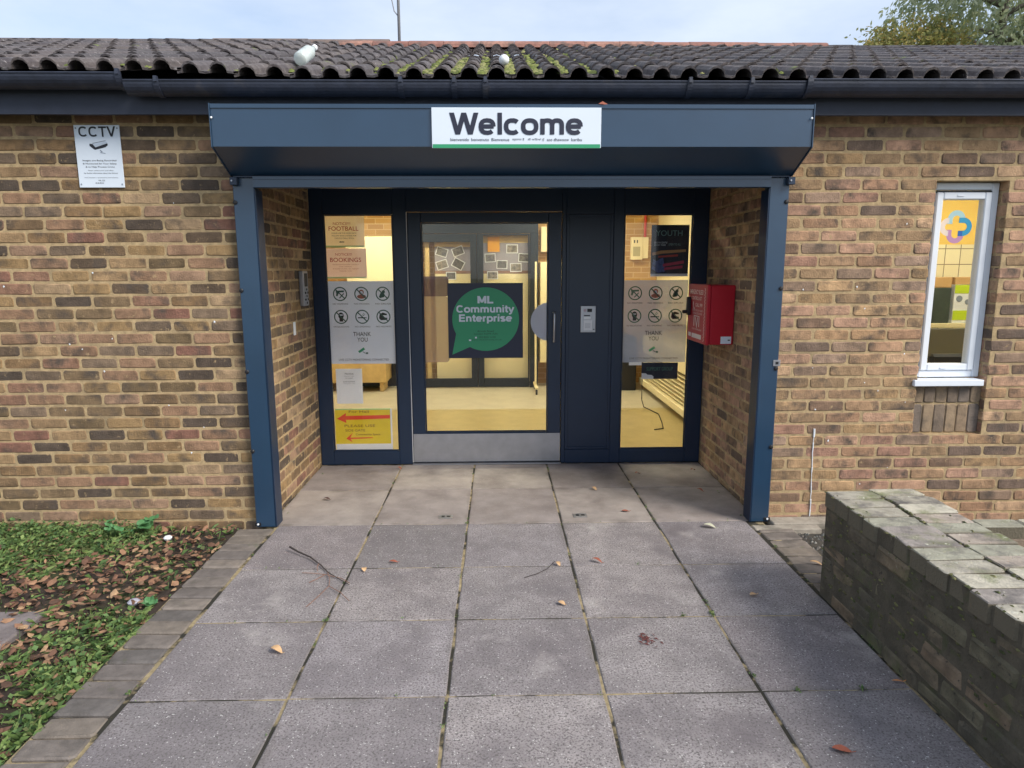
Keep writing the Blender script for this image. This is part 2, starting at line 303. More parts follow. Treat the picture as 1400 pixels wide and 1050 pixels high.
class Flat:
    """print on a sheet: u to the right, v up, both from the sheet's lower left corner, in metres"""
    def __init__(self, org, u=(1, 0, 0), n=(0, -1, 0)):
        self.o = Vector(org); self.u = Vector(u); self.n = Vector(n); self.vv = Vector((0, 0, 1)); self.L = {}
    def _a(self, mt, vs, fs, lay):
        mb = self.L.setdefault(mt, MB()); mb.add([self.o+self.u*a+self.vv*b+self.n*(0.0012+0.0006*lay) for a, b in vs], fs)
    def poly(self, mt, pts, lay=0): self._a(mt, pts, [tuple(range(len(pts)))], lay)
    def rect(self, mt, a0, a1, b0, b1, lay=0): self.poly(mt, [(a0, b0), (a1, b0), (a1, b1), (a0, b1)], lay)
    def line(self, mt, p, q, w, lay=0):
        d = Vector((q[0]-p[0], q[1]-p[1])); d.normalize(); nx, ny = -d.y*w/2, d.x*w/2
        self.poly(mt, [(p[0]+nx, p[1]+ny), (p[0]-nx, p[1]-ny), (q[0]-nx, q[1]-ny), (q[0]+nx, q[1]+ny)], lay)
    def disc(self, mt, c, r, lay=0, n=28, ry=None): self.poly(mt, [(c[0]+r*math.cos(2*math.pi*i/n), c[1]+(ry or r)*math.sin(2*math.pi*i/n)) for i in range(n)], lay)
    def ring(self, mt, c, r0, r1, lay=0, a0=0, a1=2*math.pi, n=32):
        vs = []
        for i in range(n+1):
            a = a0+(a1-a0)*i/n; vs += [(c[0]+r0*math.cos(a), c[1]+r0*math.sin(a)), (c[0]+r1*math.cos(a), c[1]+r1*math.sin(a))]
        self._a(mt, vs, [(2*i, 2*i+1, 2*i+3, 2*i+2) for i in range(n)], lay)
    def text(self, mt, t, a0, a1, b0, b1, bold=0.0, lay=1):
        vs, fs = text_geo(t, bold); self._a((mt, t) if b1-b0 > 0.02 else mt, [(a0+x*(a1-a0), b0+y*(b1-b0)) for x, y in vs], fs, lay)
    def bold(self, mt, t, a0, a1, b0, b1, lay=1, wt=0.195):
        """stroke lettering: b0 baseline, b1 cap height"""
        tot = sum(GL[c][0] for c in t); kx = (a1-a0)/tot; ky = b1-b0; x = a0; q = 0; hw = wt/2
        for c in t:
            w, st = GL[c]
            for pl in st:
                L_, R_ = [], []
                for i, p in enumerate(pl):
                    A = Vector(pl[max(i-1, 0)]); B = Vector(pl[i]); C = Vector(pl[min(i+1, len(pl)-1)])
                    d1 = (B-A).normalized() if i else (C-B).normalized(); d2 = (C-B).normalized() if i < len(pl)-1 else d1
                    if i == 0 and (Vector(pl[0])-Vector(pl[-1])).length < 1e-5: d1 = (Vector(pl[-1])-Vector(pl[-2])).normalized()
                    if i == len(pl)-1 and (Vector(pl[0])-Vector(pl[-1])).length < 1e-5: d2 = (Vector(pl[1])-Vector(pl[0])).normalized()
                    n1 = Vector((-d1.y, d1.x)); n2 = Vector((-d2.y, d2.x)); nn = (n1+n2).normalized(); k = hw/max(.5, nn.dot(n1))
                    if len(pl) == 2 and abs(d1.x) > .05 and abs(d1.y) > .05: nn = Vector((-1, 0)) if d1.y > 0 else Vector((1, 0)); k = hw*1.04/abs(d1.y)
                    L_.append(B+nn*k); R_.append(B-nn*k)
                vs = [(x+p.x*kx, b0+p.y*ky) for p in L_]+[(x+p.x*kx, b0+p.y*ky) for p in R_]; m = len(L_)
                self._a((mt, t), vs, [(i, i+1, m+i+1, m+i) for i in range(m-1)], lay+q*0.12); q += 1
            x += w*kx
    def build(self, parent, names=None):
        for mt, mb in self.L.items():
            if isinstance(mt, tuple): mt = mt[0]
            mb.build((names or {}).get(mt, 'print'), mt, parent, fix=False)

def px(p):
    d = Vector(p)-CP; z = d.dot(CFW)
    if z < 0.1: return None
    return 700+CF*d.dot(CR)/z, 525-CF*d.dot(CU)/z, z
def vis_area(p, a):
    q = px(p)
    if q is None or not (-10 < q[0] < 1410 and -10 < q[1] < 1060): return 0
    return a/q[2]**2

# ================================================================== GROUND
D = 1.32          # plane of the entrance screen
struct('ground', MB().add([(-150,-150,-0.10),(150,-150,-0.10),(150,150,-0.10),(-150,150,-0.10)], [(0,1,2,3)]), M_ground)
PX = [-1.4145+0.605*k for k in range(6)]; PX[5] = 1.598
PY = [D-0.005, 0.664, -0.033, -0.666, -1.227, -1.798, -2.40, -3.00, -3.61, -4.21, -4.82, -5.43]
paving = struct('paved_path', MB().box(-1.43, 1.70, -5.43, -0.04, -0.09, -0.0045).box(-1.484, 1.694, -0.04, D+0.1, -0.09, -0.0048), M_joint)
def slab_mesh(x0, x1, y0, y1):
    mb = MB(); c = 0.004; hx, hy = (x1-x0)/2-0.0055, (y1-y0)/2-0.0036; j = lambda: R.uniform(-0.0025, 0.0025)
    n = 5; ring = []
    for i in range(n): ring.append((-hx+2*hx*i/n, -hy))
    for i in range(n): ring.append((hx, -hy+2*hy*i/n))
    for i in range(n): ring.append((hx-2*hx*i/n, hy))
    for i in range(n): ring.append((-hx, hy-2*hy*i/n))
    ring = [(a+j(), b+j()) for a, b in ring]; m = len(ring)
    top = [(a*(1-c/hx*1.2), b*(1-c/hy*1.2), 0) for a, b in ring]; mid = [(a, b, -c) for a, b in ring]; bot = [(a, b, -0.05) for a, b in ring]
    vs = top+mid+bot; fs = [tuple(range(m))]
    for L0 in (0, m): fs += [(L0+i, L0+m+i, L0+m+(i+1) % m, L0+(i+1) % m) for i in range(m)]
    return mb.add(vs, fs)
for r in range(len(PY)-1):
    for c in range(5):
        x0, x1 = PX[c], PX[c+1]; y1, y0 = PY[r], PY[r+1]
        if r < 2 and c == 0: x0 = -1.483
        if r < 2 and c == 4: x1 = 1.693
        me_o = slab_mesh(x0, x1, y0, y1)
        loc = ((x0+x1)/2, (y0+y1)/2, R.uniform(-0.0015, 0.0015))
        o = me_o.build('paving_slab', M_slabr if r < 2 else M_slab, None, loc=None); o.parent = paving
        o.location = loc; o.rotation_euler = (R.uniform(-.0015, .0015), R.uniform(-.0015, .0015), 0)

def brickmesh(l, h, dep=0.05, c=0.005, jit=0.0025, seed=0):
    """face towards -Y, centred, eight sided worn outline: 38 triangles"""
    q = random.Random(seed); J = lambda k=1.0: q.uniform(-jit, jit)*k; a, b = l/2, h/2; k = min(0.010, h*.16)
    ol = []
    for sx, sz, first in ((-1, -1, 0), (1, -1, 1), (1, 1, 0), (-1, 1, 1)):
        e = k*q.uniform(.5, 1.3); p = (sx*(a-e), sz*b); r = (sx*a, sz*(b-e)); ol += [r, p] if not first else [p, r]
    ol = [(x+J(), z+J(.8)) for x, z in ol]; n = 8
    f = [(x*(1-c/a), J(.6), z*(1-c/b)) for x, z in ol]; m = [(x, c*.9+J(.3), z) for x, z in ol]; bk_ = [(x, dep, z) for x, z in ol]
    fs = [tuple(range(n))]
    for L0 in (0, n): fs += [(L0+i, L0+n+i, L0+n+(i+1) % n, L0+(i+1) % n) for i in range(n)]
    return f+m+bk_, fs
VARI = {}
def variant(l, h, material, key, n=10, **k):
    v = R.randrange(n); kk = (key, v)
    if kk not in VARI:
        vs, fs = brickmesh(l, h, seed=v*31+int(l*1e4), **k); me = bpy.data.meshes.new('brick')
        me.from_pydata(vs, [], fs); me.materials.append(material); VARI[kk] = me
        bm = bmesh.new(); bm.from_mesh(me); bmesh.ops.recalc_face_normals(bm, faces=bm.faces[:]); bm.to_mesh(me); bm.free()
    return VARI[kk]

# brick edgings beside the path (laid flat across it)
def edging(name, xa, xb, ya, yb, material, pitch=0.1125):
    e = struct(name, MB().box(xa-0.004, xb+0.004, ya, yb, -0.12, -0.012), M_joint)
    y = yb
    while y > ya+0.05:
        me = variant(xb-xa-0.008, pitch-0.010, material, name, dep=0.06, c=0.006, jit=0.004)
        o = copyobj(me, 'brick', ((xa+xb)/2+R.uniform(-.004, .004), y-pitch/2, R.uniform(-.004, .004)), e, (-math.pi/2+R.uniform(-.02, .02), R.uniform(-.02, .02), R.uniform(-.02, .02)))
        y -= pitch
    return e
edging('path_edging', -1.648, -1.424, -5.2, -0.08, M_edge)
edging('path_edging', 1.612, 1.838, -1.02, -0.12, M_edger)
struct('concrete_strip', MB().cbox(1.745, 2.6, -0.115, 0.0, -0.12, 0.012, 0.006).cbox(1.60, 2.02, -0.19, -0.117, -0.12, 0.004, 0.006), mat('old_concrete', s(160,152,140), rough=0.95, nz=0.3, nscale=12, bump=0.8, bscale=60, dark=(s(100,98,88), 5, 0.5, 0.7)))
struct('concrete_strip', MB().cbox(-2.25, -1.56, -0.075, 0.0, -0.2, -0.035, 0.006), MATS['old_concrete'])

# planting bed on the left
def bed():
    nx, ny = 60, 60; x0, x1, y0, y1 = -7.5, -1.652, -6.0, 0.004; vs = []
    for j in range(ny+1):
        for i in range(nx+1):
            x = x0+(x1-x0)*(i/nx)**0.6; y = y0+(y1-y0)*j/ny
            vs.append((x, y, -0.035+0.018*math.sin(x*3.1+y*2.3)*math.sin(y*4.1-x)+R.uniform(-.006, .006)+0.02*min(1, (-1.65-x))))
    fs = [(j*(nx+1)+i, j*(nx+1)+i+1, (j+1)*(nx+1)+i+1, (j+1)*(nx+1)+i) for j in range(ny) for i in range(nx)]
    o = MB().add(vs, fs).build('garden_soil', M_soil, None, smooth=True); o['kind'] = 'structure'
bed()
def bedz(x, y): return -0.030+0.018*math.sin(x*3.1+y*2.3)*math.sin(y*4.1-x)+0.02*min(1, max(0, -1.65-x))
struct('gravel_bed', MB().add([(1.6,-1.2,-0.03),(6.5,-1.2,-0.03),(6.5,0.0,-0.03),(1.6,0.0,-0.03)], [(0,1,2,3)]), mat('dark_soil', s(70,66,60), rough=1, nz=0.4, nscale=20, bump=1, bscale=40))
def gravel():
    mb = MB()
    for i in range(1500):
        x, y = R.uniform(1.845, 2.9), R.uniform(-1.15, -0.12); r = R.uniform(0.006, 0.014)
        base = [(1,0,0),(0,1,0),(-1,0,0),(0,-1,0),(0,0,1)]; a = R.uniform(0, 6.28)
        vs = []
        for bx, by, bz in base:
            k = r*R.uniform(.7, 1.2); vs.append((x+k*(bx*math.cos(a)-by*math.sin(a)), y+k*(bx*math.sin(a)+by*math.cos(a)), -0.03+bz*k*0.9))
        mb.add(vs, [(0,1,4),(1,2,4),(2,3,4),(3,0,4)])
    o = mb.build('gravel', M_grav, None, fix=False); tag(o, 'dark grey gravel between the right post and the low wall', 'gravel', kind='stuff')
gravel()

# ================================================================== BUILDING
bld = thing('brick_building', 'low yellow brick building with dark tiled roof and entrance recess', 'building', (0, 0.7, 0))
HL, HR = -1.485, 1.695
WX0, WX1, WZ0, WZ1 = 2.655, 3.100, 0.553, 2.130
wallL = MB().box(-6.5, HL-0.0035, 0.0035, D+0.06, -0.3, 2.60).build('wall', M_mortar, bld)
wallR = MB().box(HR+0.0035, WX0-0.004, 0.0035, 0.24, -0.3, 2.60).box(WX1+0.004, 6.5, 0.0035, 0.24, -0.3, 2.60).box(WX0-0.004, WX1+0.004, 0.0035, 0.24, -0.3, WZ0).box(WX0-0.004, WX1+0.004, 0.0035, 0.24, WZ1, 2.60)\
    .box(HR+0.0035, 2.25, 0.24, D+0.06, -0.3, 2.60).build('wall', M_mortar, bld)
BP, CPZ, JT = 0.2325, 0.0755, 0.0125
cand = []     # (area, parent, centre, length, height, rotz)
def fill(parent, a_lo, a_hi, phase, place, rotz, holes=()):
    for k in range(-17, 18):
        zc = 1.2+CPZ*k; off = phase if k % 2 == 0 else phase+BP/2
        n0 = int((a_lo-off)/BP)-2
        for n in range(n0, n0+80):
            a0, a1 = off+n*BP+JT/2+R.uniform(-.002, .002), off+(n+1)*BP-JT/2+R.uniform(-.002, .002)
            a0, a1 = max(a0, a_lo), min(a1, a_hi)
            segs = [(a0, a1)]
            for (h0, h1, z0, z1) in holes:
                if z0 < zc < z1:
                    ns = []
                    for (p, q) in segs:
                        if q <= h0 or p >= h1: ns.append((p, q)); continue
                        if p < h0: ns.append((p, h0))
                        if q > h1: ns.append((h1, q))
                    segs = ns
            for (p, q) in segs:
                if q-p < 0.03: continue
                c = place((p+q)/2, zc); cand.append([vis_area(c, (q-p)*CPZ) if rotz == 0 else 0.0, parent, c, q-p, CPZ-JT, rotz])
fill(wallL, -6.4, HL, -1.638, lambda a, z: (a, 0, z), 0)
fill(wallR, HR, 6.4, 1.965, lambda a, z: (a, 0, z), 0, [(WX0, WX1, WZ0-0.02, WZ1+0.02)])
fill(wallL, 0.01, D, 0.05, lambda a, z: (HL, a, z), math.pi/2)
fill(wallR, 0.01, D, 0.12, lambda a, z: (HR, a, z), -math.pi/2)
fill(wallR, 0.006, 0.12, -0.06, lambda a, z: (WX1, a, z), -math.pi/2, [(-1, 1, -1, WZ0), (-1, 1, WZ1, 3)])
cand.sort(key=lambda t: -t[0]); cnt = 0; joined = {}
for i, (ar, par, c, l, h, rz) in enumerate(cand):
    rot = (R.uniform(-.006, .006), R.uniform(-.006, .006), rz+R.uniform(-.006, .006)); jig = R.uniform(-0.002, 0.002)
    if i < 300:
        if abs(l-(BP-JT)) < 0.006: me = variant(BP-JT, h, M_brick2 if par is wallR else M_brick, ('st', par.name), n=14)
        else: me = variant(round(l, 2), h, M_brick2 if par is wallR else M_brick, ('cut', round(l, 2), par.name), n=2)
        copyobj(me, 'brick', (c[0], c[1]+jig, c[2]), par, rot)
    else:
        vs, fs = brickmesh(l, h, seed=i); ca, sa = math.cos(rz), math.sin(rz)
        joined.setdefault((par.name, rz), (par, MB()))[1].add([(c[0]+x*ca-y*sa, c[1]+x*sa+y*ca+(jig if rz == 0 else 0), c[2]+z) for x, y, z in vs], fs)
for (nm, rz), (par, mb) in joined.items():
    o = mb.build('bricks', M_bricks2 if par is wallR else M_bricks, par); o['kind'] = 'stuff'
# recess soffit
MB().box(HL-0.006, HR+0.006, 0.10, D+0.06, 2.262, 2.45).build('soffit', mat('dark_soffit', s(40,44,56), rough=0.7), bld)
MB().box(HL-0.006, HR+0.006, 0.006, 0.098, 2.16, 2.60).build('lintel', M_navyd, bld)

# roof
AL = math.radians(19.5); SD = Vector((0, math.cos(AL), math.sin(AL))); SN = Vector((0, -math.sin(AL), math.cos(AL))); E0 = Vector((0, -0.25, 2.632))
GA = 0.32; NC = 10
def sag(x): u = min(1, max(0, (-1.35-x)/0.75)); return 0.034*u*u*(3-2*u)
roof = MB().add([(-7.5, -0.20, 2.60), (8.0, -0.20, 2.60), (8.0, 2.69, 3.625), (-7.5, 2.69, 3.625), (8.0, 5.7, 2.60), (-7.5, 5.7, 2.60)], [(0,1,2,3), (3,2,4,5)]).build('roof', M_tiles, bld)
def tile_profile():
    p = []; r = 0.047
    for cx in (0.095, 0.245):
        p.append((cx-0.070, 0.0))
        for k in range(7):
            a = math.pi-math.pi*k/6; p.append((cx+r*math.cos(a), 0.004+r*math.sin(a)))
    p.append((0.325, 0.0)); return p
def tile_geo(v1=0.40, seed=0):
    q = random.Random(seed); pr = tile_profile(); t = 0.012; n = len(pr); vs = []
    inner = []
    for u, h in pr: inner.append((u, h-t if h < 0.01 else h-t*1.0))
    tw = q.uniform(-.004, .004)
    for v, prof in ((0, pr), (v1, pr), (0, inner), (v1, inner)):
        for u, h in prof: vs.append((u, v+(q.uniform(-.0015, .0015) if v == 0 else 0), h+tw*(u/0.3-0.5)))
    fs = []
    for i in range(n-1):
        fs += [(i, i+1, n+i+1, n+i), (2*n+i, 3*n+i, 3*n+i+1, 2*n+i+1), (i, 2*n+i, 2*n+i+1, i+1)]
    fs += [(0, n, 3*n, 2*n)]
    return vs, fs
tvars = []
for k in range(8):
    vs, fs = tile_geo(seed=k); me = bpy.data.meshes.new('roof_tile'); me.from_pydata(vs, [], fs); me.materials.append(M_tile); tvars.append(me)
TILT = AL-math.atan2(0.018, 0.40)
tc = []
for r in range(NC):
    for c in range(-24, 26):
        x = -0.242+0.30*c+R.uniform(-.003, .003); p = E0+SD*(GA*r)+SN*(0.018+R.uniform(-.003, .003))+Vector((x, 0, sag(x)))
        q = px(p+Vector((0.15, 0, 0.03)))
        tc.append([vis_area(p+Vector((0.15, 0, 0.03)), 0.3) if r > 0 else 9+vis_area(p+Vector((0.15, 0, 0.03)), 0.3) if q and 0 < q[0] < 1400 else 0, p, r])
tc.sort(key=lambda t: -t[0]); tj = MB()
for i, (ar, p, r) in enumerate(tc):
    dt = R.uniform(-.006, .006); yaw = R.uniform(-.008, .008)
    if i < 300 and ar > 0: copyobj(R.choice(tvars), 'roof_tile', p, roof, (TILT+dt, R.uniform(-.006, .006), yaw))
    else:
        vs, fs = tile_geo(v1=0.40 if r < NC-1 else 0.27, seed=i); M = Matrix.Translation(p) @ Matrix.Rotation(yaw, 4, 'Z') @ Matrix.Rotation(TILT+dt, 4, 'X')
        tj.add([M @ Vector(v) for v in vs], fs)
o = tj.build('roof_tiles', M_tiles, roof, fix=False); o['kind'] = 'stuff'
def ridge(x0, x1, y, z, material, r=0.10, L=0.33):
    x = x0
    while x < x1-0.05:
        xe = min(x+L, x1)-0.004; mb = MB(); prof = [(y+r*math.cos(a)*1.1, z+r*math.sin(a)*0.8) for a in [math.pi*k/8 for k in range(9)]]
        mb.prism(prof, x, xe); dz = R.uniform(-.005, .005); mb.v = [(a, b, c+dz) for a, b, c in mb.v]
        mb.build('ridge_tile', material, roof, loc=(x, y, z)); x += L
ridge(-1.476, 3.175, 2.66, 3.660, M_ridge)
ridge(-6.3, -1.02, 2.82, 3.725, M_ridgeg, L=0.45)
ridge(3.18, 6.6, 2.72, 3.625, M_ridgeg, L=0.45)
def moss():
    mb = MB()
    def lump(x, sl, r, off=0.0):
        c = E0+SD*sl+SN*(0.026+off)+Vector((x, 0, sag(x))); n = 7; vs = [c+SN*r*R.uniform(.35, .7)]
        for rr, hh in ((0.6, 0.45), (1.0, 0.0)):
            for k in range(n):
                a = 2*math.pi*k/n; q = r*rr*R.uniform(.7, 1.3); vs.append(c+Vector((q*math.cos(a), 0, 0))+SD*(q*1.3*math.sin(a))+SN*(r*hh*R.uniform(.5, 1.1)))
        fs = [(0, 1+k, 1+(k+1) % n) for k in range(n)]+[(1+k, 1+n+k, 1+n+(k+1) % n, 1+(k+1) % n) for k in range(n)]
        mb.add(vs, fs)
    for t in range(26):                       # troughs between rolls, thickest above the doorway
        n = R.randrange(-20, 22); x = -0.072+0.15*n
        w = math.exp(-((x-0.0)/0.75)**2)
        for k in range(int(2+R.random()*5)): lump(x+R.uniform(-.025, .025), R.uniform(0.0, 1.0), R.uniform(.010, .022))
    for n in range(-6, 7):
        x = -0.072+0.15*n; w = math.exp(-((x-0.0)/0.55)**2)
        for k in range(int(60*w)+4): lump(x+R.uniform(-.028, .028), abs(R.gauss(0, 1.0))*0.95, R.uniform(.012, .026))
    for n in range(-20, -10):
        x = -0.072+0.15*n
        for k in range(R.randrange(0, 7)): lump(x+R.uniform(-.025, .025), R.uniform(0.0, 0.7), R.uniform(.010, .022))
    o = mb.build('moss', M_moss, roof, smooth=True); o['kind'] = 'stuff'
moss()

# gutter, fascia
def gutter(x0, x1, yc, ztop, r, name='gutter'):
    n = 12; t = 0.004; prof = [(yc+r*math.cos(a), ztop+r*1.05*math.sin(a)) for a in [math.pi+math.pi*k/n for k in range(n+1)]]
    inn = [(yc+(r-t)*math.cos(a), ztop+(r-t)*1.05*math.sin(a)) for a in [2*math.pi-math.pi*k/n for k in range(n+1)]]
    g = MB().prism(prof+inn, x0, x1).build(name, M_gutter, bld, smooth=False)
    MB().tube([(x0+0.001, yc-r, ztop), (x1-0.001, yc-r, ztop)], 0.005, 6).build('rim', M_gutter, g)
    return g
gutter(-6.5, -2.012, -0.205, 2.655, 0.066)
gm = gutter(-2.008, 1.700, -0.205, 2.618, 0.064)
gutter(1.704, 6.5, -0.205, 2.628, 0.072)
def clip(x, zt, r, w=0.03):
    n = 10; prof = [(-0.205+(r+0.006)*math.cos(a), zt+(r+0.006)*1.05*math.sin(a)) for a in [math.pi*0.97+math.pi*0.75*k/n for k in range(n+1)]]
    inn = [(-0.205+(r+0.001)*math.cos(a), zt+(r+0.001)*1.05*math.sin(a)) for a in [math.pi*0.97+math.pi*0.75*k/n for k in range(n, -1, -1)]]
    MB().prism(prof+inn, x-w/2, x+w/2).box(x-w/2*0.6, x+w/2*0.6, -0.282, -0.262, zt-0.008, zt+0.02).build('gutter_clip', M_gutter, bld)
for x, zt, r in ((-2.03, 2.655, 0.066), (-1.83, 2.618, 0.064), (-0.52, 2.618, 0.064), (-0.06, 2.618, 0.064), (0.27-0.5, 2.618, 0.064), (1.06, 2.618, 0.064), (1.40, 2.618, 0.064), (1.72, 2.628, 0.072)): clip(x, zt, r)
MB().box(-6.5, 6.5, -0.138, -0.112, 2.472, 2.625).build('fascia', M_fascia, bld)
MB().box(-6.5, 6.5, -0.112, 0.02, 2.500, 2.512).build('soffit', M_fascia, bld)

# window in the right hand wall

wf = MB(); FY = 0.075
def frame_mb(mb, x0, x1, z0, z1, w, y0, y1, wt=None, c=0.005):
    wt = wt or w
    mb.cbox(x0, x0+w, y0, y1, z0, z1, c).cbox(x1-w, x1, y0, y1, z0, z1, c).cbox(x0+w+0.0005, x1-w-0.0005, y0, y1, z1-wt, z1, c).cbox(x0+w+0.0005, x1-w-0.0005, y0, y1, z0, z0+wt, c); return mb
window = frame_mb(MB(), WX0+0.002, WX1-0.002, 0.915, WZ1-0.003, 0.045, FY, FY+0.07).build('window', M_upvc, bld)
frame_mb(MB(), WX0+0.050, WX1-0.050, 0.962, WZ1-0.062, 0.042, FY-0.012, FY+0.05).build('sash', M_upvc, window)
MB().box(WX0+0.095, WX1-0.095, FY+0.012, FY+0.018, 1.006, WZ1-0.106).build('pane', GLASS, window)
MB().box(WX0+0.051, WX1-0.051, FY-0.004, FY+0.03, WZ1-0.060, WZ1-0.052).build('vent_gap', M_black, window)
MB().cbox(WX0-0.032, WX1-0.03, -0.022, FY, 0.872, 0.912, 0.004).build('sill', M_upvc, window)
MB().cbox(2.83, 2.87, FY-0.018, FY-0.011, WZ1-0.088, WZ1-0.078, 0.002).cbox(2.83, 2.87, FY-0.018, FY-0.011, 0.972, 0.982, 0.002).build('drain_cover', M_upvc, window)
pan = MB().box(WX0, WX1, 0.046, 0.10, WZ0+0.0, 0.868).build('panel_bed', M_mortar, window)
M_sold = mat('soldier_brick', rnd='object', ramp=[s(142,122,100), s(130,114,98), s(148,128,104), s(122,110,100)], rough=0.9, nz=0.3, nscale=16, bump=0.5, bscale=100, dark=(s(84,76,70), 6, 0.5, 0.7))
for z0, z1 in ((0.560, 0.745), (0.756, 0.862)):
    x = WX0+0.004
    while x < WX1-0.03:
        vs, fs = brickmesh(0.070, z1-z0, seed=int(x*1000)); me = bpy.data.meshes.new('brick'); me.from_pydata(vs, [], fs); me.materials.append(M_sold)
        bm = bmesh.new(); bm.from_mesh(me); bmesh.ops.recalc_face_normals(bm, faces=bm.faces[:]); bm.to_mesh(me); bm.free()
        copyobj(me, 'brick', (x+0.035, 0.038, (z0+z1)/2), bld); x += 0.0745

# ================================================================== LOW WALL
LW0, LW1, LWZ, LWY1, LWY0 = 1.600, 2.050, 0.530, -1.02, -4.9
low = thing('low_garden_wall', 'low mossy brick wall with pale coping at right of the path', 'wall', (1.8, -2.5, 0))
core = MB().box(LW0+0.004, LW1-0.004, LWY0, LWY1-0.004, -0.1, LWZ-0.009).build('core', M_lowm, low)
for k in range(6):
    z0 = LWZ-0.075-0.078*(k+1) if k < 6 else 0
    zc = z0+0.039; n = 0; y = LWY1-(0.1125 if k % 2 else 0)
    segs = [(LWY1, LWY1-0.105)] if k % 2 else []
    while y > LWY0: segs.append((y, y-0.218)); y -= 0.229
    for (ya, yb) in segs:
        if k == 0 and False: pass
        l = ya-yb; me = variant(round(l, 3), 0.067, M_lowb, ('low', round(l, 3)), n=8, c=0.010, jit=0.006)
        copyobj(me, 'brick', (LW0+R.uniform(-.006, .006), (ya+yb)/2, zc), low, (R.uniform(-.02, .02), R.uniform(-.02, .02), -math.pi/2+R.uniform(-.02, .02)))
    for xx in (LW0+0.115, LW0+0.34):      # far end face
        me = variant(0.212, 0.067, M_lowb, ('low', 0.212), n=8, c=0.010, jit=0.006)
        copyobj(me, 'brick', (xx, LWY1+R.uniform(-.004, .004), zc), low, (0, 0, math.pi))
y = LWY1+0.008; i = 0
while y > LWY0:
    for j, (xa, xb) in enumerate(((LW0-0.001, LW0+0.222), (LW0+0.230, LW1+0.004))):
        if j == 1 and y > LWY1-0.0: pass
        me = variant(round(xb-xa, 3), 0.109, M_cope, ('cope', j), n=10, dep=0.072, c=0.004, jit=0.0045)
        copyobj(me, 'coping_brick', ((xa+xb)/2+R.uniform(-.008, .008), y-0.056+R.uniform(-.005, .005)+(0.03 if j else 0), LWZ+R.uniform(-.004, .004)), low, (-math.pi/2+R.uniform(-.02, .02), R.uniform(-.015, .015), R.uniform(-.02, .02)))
    y -= 0.1125
mb = MB()
for i in range(420):
    if R.random() < .6: x, y, z, nx = LW0+.001, R.uniform(-2.6, LWY1), LWZ-.07-.40*R.random()**1.3, 1
    else: x, y, z, nx = LW0+R.choice([.0, .226, .226, R.uniform(0, .45)])+R.uniform(-.01, .012), R.uniform(-2.6, LWY1), LWZ+.001, 0
    r = R.uniform(.003, .009); n = 6; c = Vector((x, y, z)); vs = [c+(Vector((-r*.6, 0, 0)) if nx else Vector((0, 0, r*.45)))]
    for k in range(n):
        a = 6.283*k/n; q = r*R.uniform(.5, 1.5); vs.append(c+(Vector((.002, q*math.cos(a)*1.5, q*math.sin(a)*.8)) if nx else Vector((q*math.cos(a), q*math.sin(a)*1.4, -.002))))
    mb.add(vs, [(0, 1+k, 1+(k+1) % n) for k in range(n)])
o = mb.build('moss', mat('wall_moss', rnd='island', ramp=[s(86,92,54), s(104,106,66), s(74,80,48), s(120,118,78), s(92,88,60)], rough=1, nz=.4, nscale=90, bump=.8, bscale=200), low); o['kind'] = 'stuff'
low2 = thing('planter_wall', 'short lower brick wall joining the low mossy wall behind at right', 'wall', (3.2, -1.12, 0))
MB().box(LW1+0.01, 5.0, -1.16, -1.075, -0.1, 0.335).build('core', M_lowm, low2)
x = LW1+0.012
while x < 3.6:
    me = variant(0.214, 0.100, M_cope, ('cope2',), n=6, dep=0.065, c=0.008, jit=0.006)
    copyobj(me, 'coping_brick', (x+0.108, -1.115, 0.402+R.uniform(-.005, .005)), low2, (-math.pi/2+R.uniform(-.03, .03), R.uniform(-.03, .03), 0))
    for k in range(4):
        me = variant(0.214, 0.066, M_sold, ('pl',), n=4); copyobj(me, 'brick', (x+0.108+(0.1 if k % 2 else 0), -1.172, 0.30-0.077*k), low2)
    x += 0.226
struct('planter_soil', MB().box(LW1+0.002, 5.5, -4.9, -1.19, -0.1, 0.20), M_soil)

# ================================================================== ENTRANCE SCREEN AND DOOR
scr = thing('entrance_screen', 'navy aluminium entrance screen with glazed sidelights at back of recess', 'screen', (0.1, D, 0))
F0, F1 = D, D+0.055
fr = MB()
fr.cbox(HL+0.002, -1.377, F0, F1, 0.002, 2.255, .003).cbox(1.566, HR-0.002, F0, F1, 0.002, 2.255, .003)
fr.cbox(-0.829, -0.722, F0, F1, 0.002, 2.255, .003).cbox(0.519, 0.552, F0, F1, 0.002, 2.255, .003).cbox(0.930, 1.014, F0, F1, 0.002, 2.255, .003)
for a, b in ((-1.3765, -0.8295), (0.5525, 0.9295), (1.0145, 1.5655)): fr.cbox(a, b, F0, F1, 0.002, 0.118, .003).cbox(a, b, F0, F1, 2.045, 2.255, .003)
fr.cbox(-0.7215, 0.5185, F0, F1, 2.066, 2.255, .003)
fr.build('frame', M_navyd, scr)
for a, b in ((-1.376, -0.830), (1.015, 1.565)):
    MB().box(a, b, F0+0.024, F0+0.030, 0.119, 2.044).build('pane', GLASS, scr)
    frame_mb(MB(), a+0.0005, b-0.0005, 0.1185, 2.0445, 0.010, F0+0.010, F0+0.022, c=.002).build('glazing_bead', M_navyd, scr)
MB().cbox(0.553, 0.929, F0+0.012, F0+0.045, 0.119, 2.044, .002).build('infill_panel', M_navyd, scr)
frame_mb(MB(), 0.5535, 0.9285, 0.1195, 2.0435, 0.022, F0+0.004, F0+0.0115, c=.002).build('glazing_bead', M_navyd, scr)
MB().cbox(-0.7225, -0.7165, F0-0.003, F0+0.01, 0.02, 2.06, .001).build('seal_strip', mat('pale_seal', s(190,194,200), rough=0.5), scr)
